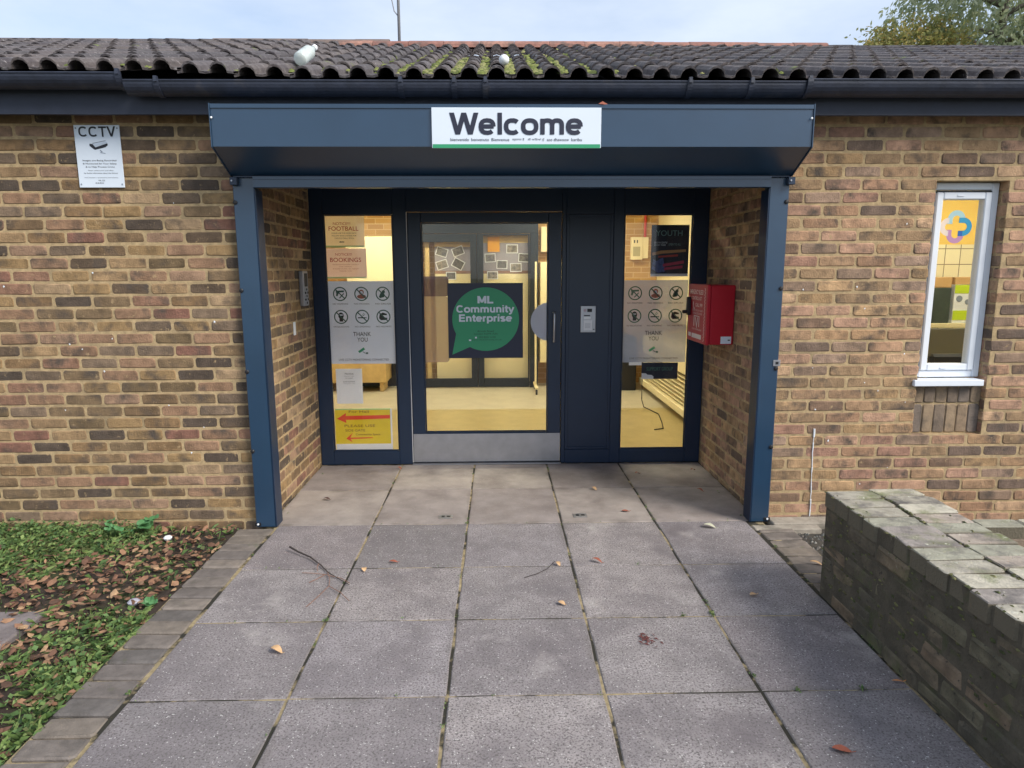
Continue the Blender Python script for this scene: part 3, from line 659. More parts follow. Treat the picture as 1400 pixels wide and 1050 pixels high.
MB().cbox(-0.7215, 0.5185, F0-0.03, F0+0.05, 0.001, 0.012, .002).build('threshold', M_steel, scr)

dr = thing('entrance_door', 'navy glazed entrance door with steel kick plate and green sign', 'door', (-0.1, D, 0))
lf = MB(); d0, d1 = D+0.002, D+0.05
lf.cbox(-0.712, -0.608, d0, d1, 0.016, 2.060, .004).cbox(0.407, 0.514, d0, d1, 0.016, 2.060, .004).cbox(-0.6075, 0.4065, d0, d1, 1.982, 2.060, .004).cbox(-0.6075, 0.4065, d0, d1, 0.016, 0.274, .004)
lf.build('door_leaf', M_navyd, dr)
MB().box(-0.607, 0.406, d0+0.022, d0+0.028, 0.275, 1.981).build('pane', GLASS, dr)
frame_mb(MB(), -0.6065, 0.4055, 0.2755, 1.9805, 0.009, d0+0.008, d0+0.020, c=.002).build('glazing_bead', M_navyd, dr)
kp = MB().cbox(-0.711, 0.513, d0-0.004, d0-0.0005, 0.022, 0.262, .001).build('kick_plate', M_steel, dr)
for x in (-0.69, -0.1, 0.49):
    for z in (0.04, 0.246): MB().lathe([(0.006, -0.003), (0.004, -0.0052)], (x, d0-0.0025, z), 'Y', 8).build('screw', M_steel, kp)
MB().box(-0.7215, -0.690, d1+.001, d1+.02, .013, 2.065).box(0.492, 0.5185, d1+.001, d1+.02, .013, 2.065).box(-0.6899, 0.4919, d1+.001, d1+.02, 2.03, 2.065).box(-0.6899, 0.4919, d1+.001, d1+.02, .0125, .04).build('door_stop', M_navyd, scr)
hd = MB().tube([(0.455, d0, 1.268), (0.455, d0-0.035, 1.268), (0.455, d0-0.045, 1.255), (0.455, d0-0.045, 1.045), (0.455, d0-0.035, 1.032), (0.455, d0, 1.032)], 0.009, 10).build('handle', M_steel, dr, smooth=True)

# ================================================================== ROLLER SHUTTER
rs = thing('roller_shutter', 'navy roller shutter with boxed hood and side guides over the entrance', 'shutter', (0.1, -0.1, 0))
XH0, XH1 = -1.532, 1.728
hood = MB().prism([(-0.004, 2.474), (-0.318, 2.474), (-0.318, 2.268), (-0.085, 2.150), (-0.004, 2.150)], XH0, XH1).build('hood', M_navy, rs)
MB().cbox(XH0, XH1, -0.324, -0.319, 2.464, 2.486, .001).build('hood_lip', M_navy, hood)
MB().cbox(XH0+.004, XH1-.004, -0.082, -0.02, 2.1385, 2.149, .002).build('hood_base', M_navyd, hood)
for x0, x1 in ((XH0-0.006, XH0-0.001), (XH1+0.001, XH1+0.006)):
    ep = MB().prism([(0.0, 2.490), (-0.326, 2.490), (-0.326, 2.264), (-0.088, 2.143), (0.0, 2.143)], x0, x1).build('end_plate', M_navy, rs)
    MB().lathe([(0.006, 0), (0.006, -0.003), (0.003, -0.005)], (x0+(0.012 if x0 < 0 else -0.012), -0.326, 2.415), 'Y', 10).build('rivet', M_white, ep)
bar = MB().prism([(-0.10, 2.082), (-0.095, 2.079), (-0.060, 2.079), (-0.060, 2.142), (-0.10, 2.142)], -1.408, 1.606).build('bottom_bar', M_navy, rs)
MB().cbox(-1.406, 1.604, -0.104, -0.1005, 2.125, 2.138, .001).build('bar_lip', M_navy, bar)
for side, (x0, x1) in enumerate(((-1.540, -1.415), (1.615, 1.732))):
    g = MB().cbox(x0, x1, -0.062, 0.020, 0.003, 2.142, .004).build('guide_rail', M_navy, rs)
    inner = x1 if side == 0 else x0; sg = 1 if side == 0 else -1
    MB().cbox(min(inner, inner-sg*0.006)+sg*0.007, max(inner, inner-sg*0.006)+sg*0.007, -0.066, 0.05, 0.004, 2.075, .001).build('channel_edge', M_navyd, g)
    xo = x0+0.010 if side == 0 else x1-0.014
    for z in (2.00, 1.49, 1.00, 0.50): MB().lathe([(0.013, -0.0625), (0.013, -0.067), (0.009, -0.071), (0.004, -0.072)], (xo, 0, z), 'Y', 12).build('bolt', M_black, g)
    MB().cbox(xo-0.018, xo+0.022, -0.0655, -0.0625, 0.012, 0.034, .001).build('foot_tab', M_black, g)
    MB().lathe([(0.007, -0.066), (0.006, -0.070)], (xo+0.004, 0, 0.024), 'Y', 10).build('foot_bolt', M_white, g)
    MB().cbox(xo-0.01, xo+0.03, -0.10, -0.063, 2.095, 2.138, .002).build('bracket', M_navyd, g)
    MB().lathe([(0.006, -0.1), (0.005, -0.106)], (xo+0.003, 0, 2.118), 'Y', 8).build('bracket_bolt', M_steel, g)
    if side == 1:
        lp = MB().cbox(1.698, 1.742, -0.067, -0.0625, 1.015, 1.053, .001).build('lock_plate', M_steel, g)
        MB().box(1.712, 1.730, -0.0685, -0.0672, 1.026, 1.042).build('keyhole', M_black, lp)
for i, (x, w_) in enumerate(((-0.352, 'left'), (0.535, 'right'))):
    o = thing('floor_lock', 'small metal shutter lock plate set in paving, %s one' % w_, 'lock plate', (x, 0.088, 0.002), 'shutter lock plates in the paving')
    MB().cbox(x-0.045, x+0.045, 0.055, 0.12, 0.0015, 0.0055, .001).build('plate', mat('dull_metal', s(150,148,146), rough=0.5, metal=0.5, nz=0.3, nscale=40), o)
    MB().box(x-0.028, x-0.008, 0.073, 0.10, 0.0058, 0.0066).box(x+0.006, x+0.03, 0.075, 0.098, 0.0058, 0.0066).build('slot', M_black, o)

# ================================================================== SIGNS
# Welcome
WX, WXe, WZ, WZe, WY = -0.350, 0.566, 2.258, 2.467, -0.324
sg = thing('welcome_sign', 'white welcome sign with green stripe on the shutter hood', 'sign', ((WX+WXe)/2, WY, WZ))
MB().cbox(WX, WXe, WY-0.008, WY-0.0005, WZ, WZe, .001).build('board', M_signw, sg)
f = Flat((WX, WY-0.008, WZ)); w = WXe-WX; h = WZe-WZ
f.rect(M_green, 0.004, w-0.004, 0.0, 0.020)
f.bold(M_ink, 'Welcome', 0.096, w-0.098, 0.070, 0.182, wt=.20)
ul = [('bienvenido', .10, .20), ('benvenuto', .213, .308), ('Bienvenue', .322, .418), ('स्वागत हैं', .434, .500), ('ਜੀ ਆਇਆਂ ਨੂੰ', .518, .608), ('soo dhawoow', .622, .742), ('karibu', .755, .812)]
for t, a, b in ul: f.text(M_ink, t, a, b, 0.036, 0.052)
f.build(sg, {M_ink: 'lettering', M_green: 'stripe'})

# CCTV
cx0, cx1, cz0, cz1 = -2.447, -2.186, 2.091, 2.441
sg = thing('cctv_sign', 'white CCTV warning sign screwed to the left brick wall', 'sign', ((cx0+cx1)/2, 0, cz0))
MB().cbox(cx0, cx1, -0.012, -0.006, cz0, cz1, .001).build('board', M_signw, sg)
f = Flat((cx0, -0.012, cz0)); M_txt = mat('black_ink', s(28,30,40), rough=0.5); M_gr = mat('grey_ink', s(130,140,156), rough=0.5)
f.bold(M_txt, 'CCTV', 0.024, 0.240, 0.284, 0.342, wt=.165)
f.poly(M_txt, [(0.082,0.234),(0.105,0.215),(0.112,0.212),(0.172,0.226),(0.188,0.238),(0.185,0.248),(0.115,0.226),(0.100,0.244),(0.083,0.246)])
f.poly(mat('pale_ink', s(190,202,218), rough=0.5), [(0.112,0.230),(0.186,0.250),(0.176,0.262),(0.100,0.247)], 1)
f.line(M_txt, (0.100,0.248), (0.178,0.263), 0.002, 2); f.line(M_gr, (0.14,0.21), (0.152,0.20), 0.006, 1); f.line(M_gr, (0.14,0.197), (0.17,0.192), 0.003, 1)
for t, a, b, z, hh in (('Images are Being Recorded', .034, .228, .146, .011), ('& Monitored for Your Safety', .034, .228, .128, .011), ('& to Help Prevent Crime', .048, .215, .110, .011),
    ('Please contact your local office', .06, .205, .092, .007), ('for further information about this Scheme', .034, .23, .078, .007), ('This Scheme is operated & controlled by', .034, .23, .052, .007), ('ML CE', .115, .15, .036, .008), ('cctv', .095, .145, .022, .008)):
    f.text(M_txt, t, a, b, z, z+hh, lay=1)
for a, b in ((0.012, 0.018), (0.249, 0.018), (0.012, 0.332), (0.249, 0.332)): f.disc(M_gr, (a, b), 0.005, 1, 10)
f.build(sg, {M_txt: 'lettering'})

# round green sign on the door
sx0, sx1, sz0, sz1 = -0.406, 0.204, 0.895, 1.506; sy = D+0.021
sg = thing('door_sign', 'navy square sign with green speech bubble stuck on entrance door', 'sign', ((sx0+sx1)/2, sy, sz0))
MB().cbox(sx0, sx1, sy-0.003, sy+0.002, sz0, sz1, .0008).build('board', M_navyink, sg)
f = Flat((sx0, sy-0.003, sz0)); c = (0.306, 0.318)
pts = []
for k in range(61):
    a = math.radians(-119+ (360-34)*k/60); pts.append((c[0]+0.272*math.cos(a), c[1]+0.258*math.sin(a)))
f.poly(M_green, pts+[(0.030, 0.030)])
f.bold(M_signw, 'ML', 0.238, 0.372, 0.448, 0.507, wt=.24); f.bold(M_signw, 'Community', 0.068, 0.538, 0.374, 0.432, wt=.22); f.bold(M_signw, 'Enterprise', 0.086, 0.522, 0.300, 0.358, wt=.22)
M_dg = mat('dark_green_ink', s(26,66,52), rough=0.5)
for t, a, b, z in (('Brook Road', .24, .37, .215), ('London NW9 7LN', .21, .40, .193), ('020 8201 3170', .25, .385, .165), ('www.mlcommunity.co.uk', .19, .435, .143)): f.text(M_dg, t, a, b, z, z+0.014)
f.rect(M_signw, .218, .232, .163, .176, 1); f.rect(M_signw, .168, .186, .142, .154, 1)
f.build(sg, {M_green: 'speech_bubble', M_signw: 'lettering', M_dg: 'address_lettering'})

PYI = D+0.0345      # back of the glass: posters taped inside
def sheet(name, label, cat, x0, x1, z0, z1, material, y=PYI, th=0.0012, group=None):
    t = thing(name, label, cat, ((x0+x1)/2, y, z0), group)
    MB().box(x0, x1, y, y+th, z0, z1).build('sheet', material, t); return t, Flat((x0, y, z0))
t, f = sheet('football_notice', 'beige football notice at top of the left sidelight', 'notice', -1.374, -1.060, 1.797, 2.034, M_beige)
f.text(M_redink, 'NOTICE!!!', .068, .205, .168, .190, lay=1); f.text(M_redink, 'FOOTBALL', .032, .268, .124, .158, bold=0.004)
for i, q in enumerate(('PLEASE USE THE MAIN GATE', 'FOLLOW SIGNS OUTSIDE FOR', 'THE FOOTBALL PITCH')): f.text(M_txt, q, .055+.01*(i == 2)*2, .25-.02*(i == 2), .100-.020*i, .110-.020*i)
f.poly(M_txt, [(.11,.036),(.122,.030),(.122,.033),(.152,.033),(.152,.040),(.122,.040),(.122,.043)], 1)
f.rect(M_tape, 0, .314, -.008, .008, 2); f.build(t, {M_redink: 'lettering', M_txt: 'lettering', M_tape: 'tape'})
t, f = sheet('bookings_notice', 'pinkish bookings notice under the football notice', 'notice', -1.372, -1.052, 1.548, 1.783, M_pink)
f.text(M_redink, 'NOTICE!!!', .072, .205, .178, .198, lay=1); f.text(M_redink, 'BOOKINGS', .030, .278, .128, .162, bold=0.004)
for i, q in enumerate(('FOR BOOKINGS PLEASE CONTACT', 'THE OFFICE', 'BY PHONE OR EMAIL ANY WEEKDAY', 'THANK YOU')): f.text(mat('pale_red_ink', s(170,110,100), rough=.6), q, .05 if i % 2 == 0 else .10, .26 if i % 2 == 0 else .20, .104-.017*i, .112-.017*i)
f.rect(M_tape, 0, .32, -.002, .010, 2); f.build(t, {M_redink: 'lettering', M_tape: 'tape'})
def rules_poster(x0, x1, z0, z1, label, base):
    t, f = sheet('prohibition_poster', label, 'poster', x0, x1, z0, z1, base, y=PYI+0.0015, group='prohibition posters in the sidelights'); w = x1-x0; k = w/0.54
    I = M_rink; B = M_txt
    for r_, (zz, caps) in enumerate(((0.570, ('NO WEAPONS', 'NO HOODS', 'NO DRUGS')), (0.385, ('NO BALACLAVAS', 'NO SMOKING', 'NO HELMETS')))):
        for c_, cap in enumerate(caps):
            cx = (0.098+0.172*c_)*k; m = M_brownink if (r_ == 0 and c_ == 1) else I
            f.ring(I, (cx, zz), 0.048, 0.057, 1); f.line(I, (cx-.036, zz+.036), (cx+.036, zz-.036), 0.009, 2)
            f.text(B, cap, cx-0.062, cx+0.062, zz-0.086, zz-0.074, lay=1)
            if r_ == 0 and c_ == 0:
                f.poly(m, [(cx-.034,zz+.026),(cx+.032,zz+.028),(cx+.032,zz+.014),(cx-.008,zz+.012),(cx-.014,zz-.002),(cx-.020,zz-.018),(cx-.034,zz-.016),(cx-.030,zz+.004)]); f.line(m, (cx+.030,zz+.004), (cx-.006,zz-.034), .008)
            elif r_ == 0 and c_ == 1:
                f.disc(m, (cx, zz+.014), .020); f.disc(base, (cx, zz+.010), .013, 1); f.disc(m, (cx, zz-.022), .036, 0, 20, .017)
            elif r_ == 0:
                f.disc(m, (cx-.004, zz-.010), .020); f.disc(m, (cx+.006, zz+.016), .013); f.line(m, (cx+.004,zz+.02), (cx+.02,zz+.038), .006); f.disc(m, (cx-.018, zz-.022), .012)
            elif c_ == 0:
                f.disc(B, (cx, zz+.010), .022, 0, 20, .026); f.rect(B, cx-.014, cx+.016, zz-.038, zz+.0, 0); f.rect(base, cx-.012, cx+.014, zz+.010, zz+.020, 1)
            elif c_ == 1:
                f.rect(B, cx-.036, cx+.022, zz-.012, zz-.003); f.rect(m, cx+.025, cx+.034, zz-.012, zz-.003)
                for q in range(5): f.disc(m, (cx+.006+.007*(q % 3), zz+.012+.008*(q//2)), .0035, 0, 8)
            else:
                f.poly(B, [(cx-.036,zz-.012),(cx-.030,zz+.022),(cx-.004,zz+.034),(cx+.026,zz+.024),(cx+.030,zz+.012),(cx-.004,zz+.012),(cx-.006,zz-.002),(cx+.032,zz-.010),(cx+.024,zz-.026),(cx-.022,zz-.028)])
    f.text(B, 'THANK', .190*k, .335*k, .228, .262, bold=.006); f.text(B, 'YOU', .222*k, .306*k, .182, .216, bold=.006)
    f.poly(M_green, [(.225*k,.104),(.272*k,.136),(.282*k,.118),(.236*k,.088)], 1); f.line(I, (.262*k,.100), (.285*k,.086), .005, 1); f.rect(I, .288*k, .306*k, .080, .094, 1)
    f.text(B, 'LIVE CCTV MONITORING CONNECTED', .065*k, .475*k, .026, .042, bold=.0)
    f.build(t, {B: 'lettering', I: 'pictograms'})
rules_poster(-1.373, -0.834, 0.852, 1.524, 'pale prohibition poster taped in the left sidelight', M_film)
rules_poster(1.024, 1.553, 0.849, 1.524, 'see-through prohibition poster in right sidelight beside red cabinet', M_filmthin)
t, f = sheet('paper_notice', 'white A4 notice below the poster in left sidelight', 'notice', -1.340, -1.124, 0.518, 0.811, M_paper)
for q, a, b, z, hh in (('Notice', .075, .145, .245, .014), ('please scan', .070, .148, .228, .007), ('for details', .078, .14, .212, .007), ('BOOK YOUR PLACE', .06, .155, .180, .010), ('thank you for visiting', .06, .155, .165, .006)): f.text(M_txt, q, a, b, z, z+hh)
f.build(t, {M_txt: 'lettering'})
t, f = sheet('yellow_notice', 'yellow handwritten card with red arrows low in left sidelight', 'notice', -1.362, -0.890, 0.122, 0.475, M_yellow)
f.rect(M_paper, 0, .472, 0, .052, 0); f.rect(M_paper, .458, .472, .052, .353, 0); f.rect(M_tape, 0, .46, .343, .353, 1)
f.poly(M_redmark, [(.014,.268),(.092,.318),(.088,.292),(.455,.298),(.455,.268),(.088,.258),(.092,.232)], 1)
f.poly(M_redmark, [(.085,.098),(.142,.148),(.118,.106),(.305,.108),(.305,.101),(.120,.094),(.138,.066)], 1)
for q, a, b, z, hh in (('For Hall', .115, .28, .318, .020), ('PLEASE USE', .075, .330, .196, .022), ('SIDE GATE', .080, .245, .158, .020), ('Community Space', .165, .37, .120, .022)): f.text(mat('brown_marker', s(140,96,40), rough=.6), q, a, b, z, z+hh)
f.build(t, {M_redmark: 'arrows', MATS['brown_marker']: 'lettering'})
M_dk = mat('poster_dark', s(28,34,52), rough=0.5, nz=0.3, nscale=12); M_teal = mat('teal_ink', s(120,160,160), rough=.5); M_tan = mat('tan_ink', s(176,132,88), rough=.5); M_mag = mat('magenta_ink', s(164,52,84), rough=.5); M_blu = mat('blue_ink', s(70,86,140), rough=.5, nz=.5, nscale=40)
t, f = sheet('youth_poster', 'dark YOUTH poster at top of the right sidelight', 'poster', 1.240, 1.546, 1.553, 1.962, M_dk)
f.text(M_teal, 'YOUTH', .035, .250, .322, .366); f.text(M_signw, 'DROP IN CENTRE', .025, .130, .262, .276, lay=1); f.text(M_signw, 'EVERY WEEK', .028, .120, .244, .256, lay=1); f.text(M_teal, 'OPEN TO ALL', .14, .24, .246, .264)
f.poly(M_tan, [(.012,.190),(.08,.206),(.284,.216),(.284,.196),(.09,.182),(.012,.168)], 0); f.poly(mat('red_band', s(170,64,60), rough=.5), [(.06,.164),(.22,.176),(.22,.160),(.06,.150)], 1)
f.poly(M_blu, [(.01,.06),(.02,.14),(.05,.12),(.07,.14),(.10,.15),(.11,.10),(.12,.04),(.06,.03)], 0); f.poly(M_mag, [(.10,.10),(.27,.128),(.27,.104),(.10,.078)], 1); f.poly(M_mag, [(.11,.07),(.26,.088),(.26,.066),(.11,.05)], 1)
f.rect(M_paper, .0, .306, 0, .022, 0); f.build(t, {M_signw: 'lettering', M_teal: 'lettering'})
t, f = sheet('dark_leaflet', 'small dark leaflet hanging below right sidelight poster', 'leaflet', 1.192, 1.494, 0.709, 0.846, M_dk)
f.text(mat('green_ink', s(70,120,104), rough=.5), 'SUPPORT GROUP', .04, .26, .070, .100); f.poly(M_paper, [(0,0),(.10,0),(.10,.02),(.085,.034),(.05,.036),(.035,.048),(0,.05)], 1); f.build(t, {MATS['green_ink']: 'lettering'})
t, f = sheet('white_slip', 'white paper slip under the right sidelight poster', 'paper', 1.085, 1.190, 0.825, 0.852, M_paper); f.build(t)
# round frosted sticker and brown pocket on the door glass
t = thing('round_sticker', 'round frosted sticker behind door glass beside the handle', 'sticker', (0.428, D+0.034, 1.03))
mb = MB(); pts = [(0.428+0.160*math.cos(a), 1.190+0.160*math.sin(a)) for a in [2*math.pi*k/40 for k in range(40)]]
mb.prism(pts, D+0.0335, D+0.035, 'Y'); mb.v = [(min(p[0], 0.4055), p[1], p[2]) for p in mb.v]; mb.build('disc', mat('frosted', s(176,182,206), rough=.5, trans=.12, translucent=.3), t)
t = thing('brown_pocket', 'brown plastic pocket with rounded corners inside left of door glass', 'pocket', (-0.5, D+0.034, 0.85))
def rrect(x0, x1, z0, z1, r):
    P = []
    for cx, cz, a0 in ((x1-r, z0+r, -90), (x1-r, z1-r, 0)):
        for k in range(6): a = math.radians(a0+18*k); P.append((cx+r*math.cos(a), cz+r*math.sin(a)))
    return [(x0, z0)]+P+[(x0, z1)]
MB().prism(rrect(-0.605, -0.400, 0.86, 1.40, .03), D+0.034, D+0.040, 'Y').build('lower_sleeve', mat('brown_film', s(186,158,132), rough=.4, trans=.45, translucent=.3), t)
MB().prism(rrect(-0.605, -0.398, 1.40, 1.56, .02), D+0.0335, D+0.042, 'Y').build('upper_flap', mat('mauve_film', s(118,80,82), rough=.4, trans=.3, translucent=.2), t)

# intercom on the infill panel
t = thing('intercom_panel', 'brushed steel door entry intercom on the navy infill panel', 'intercom', (0.734, D, 1.1)); y = D+0.012
pl = MB().cbox(0.672, 0.797, y-0.012, y-0.0005, 1.103, 1.320, .003).build('faceplate', M_steel, t); yy = y-0.0122
MB().box(0.727, 0.765, yy-0.002, yy, 1.270, 1.296).build('camera_window', M_black, t); MB().lathe([(0.012, 0), (0.010, -0.006)], (0.752, yy, 1.282), 'Y', 14).build('lens', M_black, t)
MB().box(0.698, 0.718, yy-0.0015, yy, 1.272, 1.294).build('reader', mat('pinkish', s(170,150,160), rough=.4), t); MB().box(0.700, 0.750, yy-0.0015, yy, 1.238, 1.246).build('slot', M_black, t)
MB().cbox(0.699, 0.755, yy-0.004, yy, 1.210, 1.232, .001).build('name_window', M_white, t)
gr = MB().cbox(0.697, 0.768, yy-0.003, yy, 1.120, 1.205, .001).build('speaker_plate', mat('pale_steel', s(206,206,210), rough=.4, metal=.5), t)
mb = MB()
for i in range(6):
    for j in range(4): mb.box(0.711+i*.0075, 0.7150+i*.0075, yy-0.0038, yy-0.0031, 1.142+j*.010, 1.147+j*.010)
mb.build('grille', mat('dim_grey', s(140,142,150), rough=.5), gr); MB().lathe([(0.006, 0), (0.005, -0.003)], (0.782, yy, 1.128), 'Y', 10).build('keyhole', M_black, t)

# keypad and white tab on the left reveal
t = thing('keypad_lock', 'steel keypad reader on the left brick reveal', 'keypad', (HL, 1.02, 1.34))
MB().cbox(HL+0.001, HL+0.034, 0.955, 1.082, 1.345, 1.606, .005).build('case', M_steel, t)
MB().box(HL+0.0342, HL+0.037, 0.985, 1.055, 1.490, 1.588).build('display', M_black, t)
for i in range(5):
    for j in range(3): MB().cbox(HL+0.0342, HL+0.040, 0.980+j*.028, 1.002+j*.028, 1.360+i*.025, 1.376+i*.025, .002).build('key', M_black if (i+j) % 2 else M_steel, t)
one('white_tab', MB().cbox(HL+0.001, HL+0.010, 0.752, 0.790, 1.145, 1.240, .002), M_white, 'small white plastic tab below keypad on left reveal', 'tab', loc=(HL, 0.77, 1.145))
one('wire_hook', MB().tube([(HL+.002, 0.52, 2.235), (HL+.03, 0.52, 2.23), (HL+.035, 0.50, 2.18), (HL+.03, 0.47, 2.15), (HL+.02, 0.45, 2.18), (HL+.01, 0.44, 2.24)], .006, 6), M_black, 'loop of black cable at top of the left reveal', 'cable', loc=(HL, .5, 2.2))

# red cabinet on the right reveal
X0, X1, Y0, Y1, Z0, Z1 = 1.492, HR-0.002, 0.640, 1.105, 1.070, 1.496
t = thing('bleed_kit_cabinet', 'red metal emergency bleed control cabinet on the right reveal', 'cabinet', (HR, 0.87, Z0))
MB().cbox(X0+0.028, X1, Y0, Y1, Z0, Z1, .006).build('case', M_red, t)
dd = MB().cbox(X0, X0+0.026, Y0-0.003, Y1+0.003, Z0-0.003, Z1+0.003, .005).build('cabinet_door', M_red, t)
f = Flat((X0-0.0002, Y1, Z0), u=(0, -1, 0), n=(-1, 0, 0)); M_wi = mat('white_ink', s(226,214,212), rough=.5)
f.text(M_wi, 'EMERGENCY BLEED', .04, .375, .355, .388, bold=.01); f.text(M_wi, 'CONTROL KIT', .08, .34, .312, .338, bold=.01)
f.text(M_wi, 'CALL 999', .19, .36, .262, .290, bold=.015); f.poly(M_wi, [(.125,.298),(.140,.296),(.145,.28),(.138,.272),(.150,.255),(.160,.258),(.172,.246),(.162,.236),(.145,.244),(.125,.27)], 1)
f.text(M_wi, 'GIVE LOCATION OF CABINET', .11, .375, .228, .242); f.text(M_wi, 'FOR ACCESS CODE', .13, .36, .206, .220)
for a, b, c_, d_ in ((.16, .30, .190, .196), (.16, .176, .115, .19), (.284, .30, .115, .19)): f.rect(M_wi, a, b, c_, d_, 1)
f.line(M_wi, (.20,.185), (.24,.105), .014, 1); f.line(M_wi, (.26,.185), (.235,.105), .014, 1)
f.text(M_wi, 'IN CASE OF SEVERE BLEEDING', .12, .36, .088, .100); f.rect(M_wi, .12, .36, .026, .060, 1); f.rect(M_wi, .03, .10, .03, .06, 1)
for i in range(16): f.line(M_wi, (.405, .02+.024*i), (.425, .032+.024*i), .007, 1); f.line(M_wi, (.425, .032+.024*i), (.405, .044+.024*i), .007, 1)
f.build(dd, {M_wi: 'lettering'})
MB().cbox(X0-0.026, X0-0.001, Y1-0.075, Y1-0.025, 1.26, 1.40, .004).build('lock_body', M_black, t); MB().lathe([(0.014, 0), (0.014, -0.03), (0.009, -0.036)], (X0-0.026, Y1-0.05, 1.285), 'X', 14).build('lock_knob', M_black, t)
lb = MB().box(1.600, 1.676, Y0-0.0012, Y0-0.0002, 1.078, 1.130).build('label', M_signw, t); MB().box(1.652, 1.668, Y0-0.002, Y0-0.0014, 1.100, 1.108).build('label_mark', M_txt, lb)

# white paint drip on the right wall
mb = MB(); zz = 0.600; xx = 2.016
while zz > 0.04:
    wd = R.uniform(.004, .009) if zz < .55 else R.uniform(.008, .013); ln = R.uniform(.02, .05); nx = xx+R.uniform(-.002, .003)
    mb.tube([(xx, -0.002, zz), (nx, -0.002, zz-ln)], [wd*.6, wd*.5], 6); xx = nx; zz -= ln*0.98
one('paint_drip', mb, M_white, 'thin white paint drip running down the right brick wall', 'paint drip', loc=(2.02, 0, 0.05))


# ================================================================== INTERIOR OF THE HALL
IB = 5.40
M_vinyl = mat('wood_floor', s(176,158,108), rough=0.3, nz=0.12, nscale=6, detail=8); M_pale = mat('pale_floor', s(186,176,150), rough=0.5, nz=0.1, nscale=4)
M_cream = mat('cream_paint', s(226,212,168), rough=0.6, nz=0.04, nscale=3); M_ceil = mat('ceiling_white', s(220,216,206), rough=0.8)
def brick_tex(name, a, b, mo, sc=1.0):
    m = bpy.data.materials.new(name); m.use_nodes = True; nt = m.node_tree; N = nt.nodes.new; L = nt.links.new; bs = nt.nodes['Principled BSDF']
    g = N('ShaderNodeNewGeometry'); sx = N('ShaderNodeSeparateXYZ'); cb = N('ShaderNodeCombineXYZ'); ad = N('ShaderNodeMath'); ad.operation = 'ADD'
    L(g.outputs['Position'], sx.inputs[0]); L(sx.outputs[0], ad.inputs[0]); L(sx.outputs[1], ad.inputs[1]); L(ad.outputs[0], cb.inputs[0]); L(sx.outputs[2], cb.inputs[1])
    t = N('ShaderNodeTexBrick'); t.inputs['Scale'].default_value = sc; t.inputs['Brick Width'].default_value = .225; t.inputs['Row Height'].default_value = .075; t.inputs['Mortar Size'].default_value = .006
    t.inputs['Color1'].default_value = a; t.inputs['Color2'].default_value = b; t.inputs['Mortar'].default_value = mo; L(cb.outputs[0], t.inputs['Vector']); L(t.outputs['Color'], bs.inputs['Base Color']); bs.inputs['Roughness'].default_value = .9; return m
M_ibrick = brick_tex('interior_brick', s(184,146,84), s(164,126,72), s(190,160,110)); M_tilew = brick_tex('wall_tiles', s(232,222,180), s(228,216,170), s(120,104,70)); 
for nd in M_tilew.node_tree.nodes:
    if nd.type == 'TEX_BRICK': nd.offset = 0; nd.inputs['Brick Width'].default_value = .15; nd.inputs['Row Height'].default_value = .15; nd.inputs['Mortar Size'].default_value = .004
struct('hall_floor', MB().box(-3.4, 2.25, D+0.056, 3.58, -0.12, 0.0), M_vinyl); struct('hall_floor', MB().box(-3.4, 2.25, 3.581, IB+.1, -0.12, 0.0), M_pale)
struct('hall_ceiling', MB().box(-3.5, 2.35, D+0.062, IB+.2, 2.60, 2.66), M_ceil)
struct('hall_wall', MB().box(-3.4, 2.25, IB, IB+.1, 0.0, 2.60), M_ibrick); struct('hall_wall', MB().box(-3.5, -3.4, D+0.062, IB+.1, 0, 2.60), M_ibrick)
struct('hall_wall', MB().box(2.25, 2.33, 0.26, IB+.1, 0, 2.60), M_cream)
struct('hall_wall', MB().box(-3.4, HL-.003, D+0.062, D+.1, 0, 2.60).box(HR+.003, 2.25, D+.062, D+.1, 0, 2.6).box(HL-.002, HR+.002, D+.062, D+.1, 2.27, 2.6), M_ibrick)
M_lamp = mat('lamp_diffuser', s(255,236,190), emit=((1, 0.94, 0.71, 1), 19.0))
def ceiling_lamp(x, y, label, L=1.3, W=0.22, z=2.598):
    t = thing('ceiling_light', label, 'ceiling light', (x, y, z), 'ceiling lights inside')
    MB().cbox(x-L/2-.02, x+L/2+.02, y-W/2-.02, y+W/2+.02, z-.04, z, .004).build('housing', M_white, t); MB().cbox(x-L/2, x+L/2, y-W/2, y+W/2, z-.062, z-.041, .004).build('diffuser', M_lamp, t)
ceiling_lamp(-1.6, 2.5, 'lit ceiling light inside hall, front left'); ceiling_lamp(0.9, 2.5, 'lit ceiling light inside hall, front right')
ceiling_lamp(-1.6, 4.3, 'lit ceiling light inside hall, rear left'); ceiling_lamp(0.9, 4.3, 'lit ceiling light inside hall, rear right')
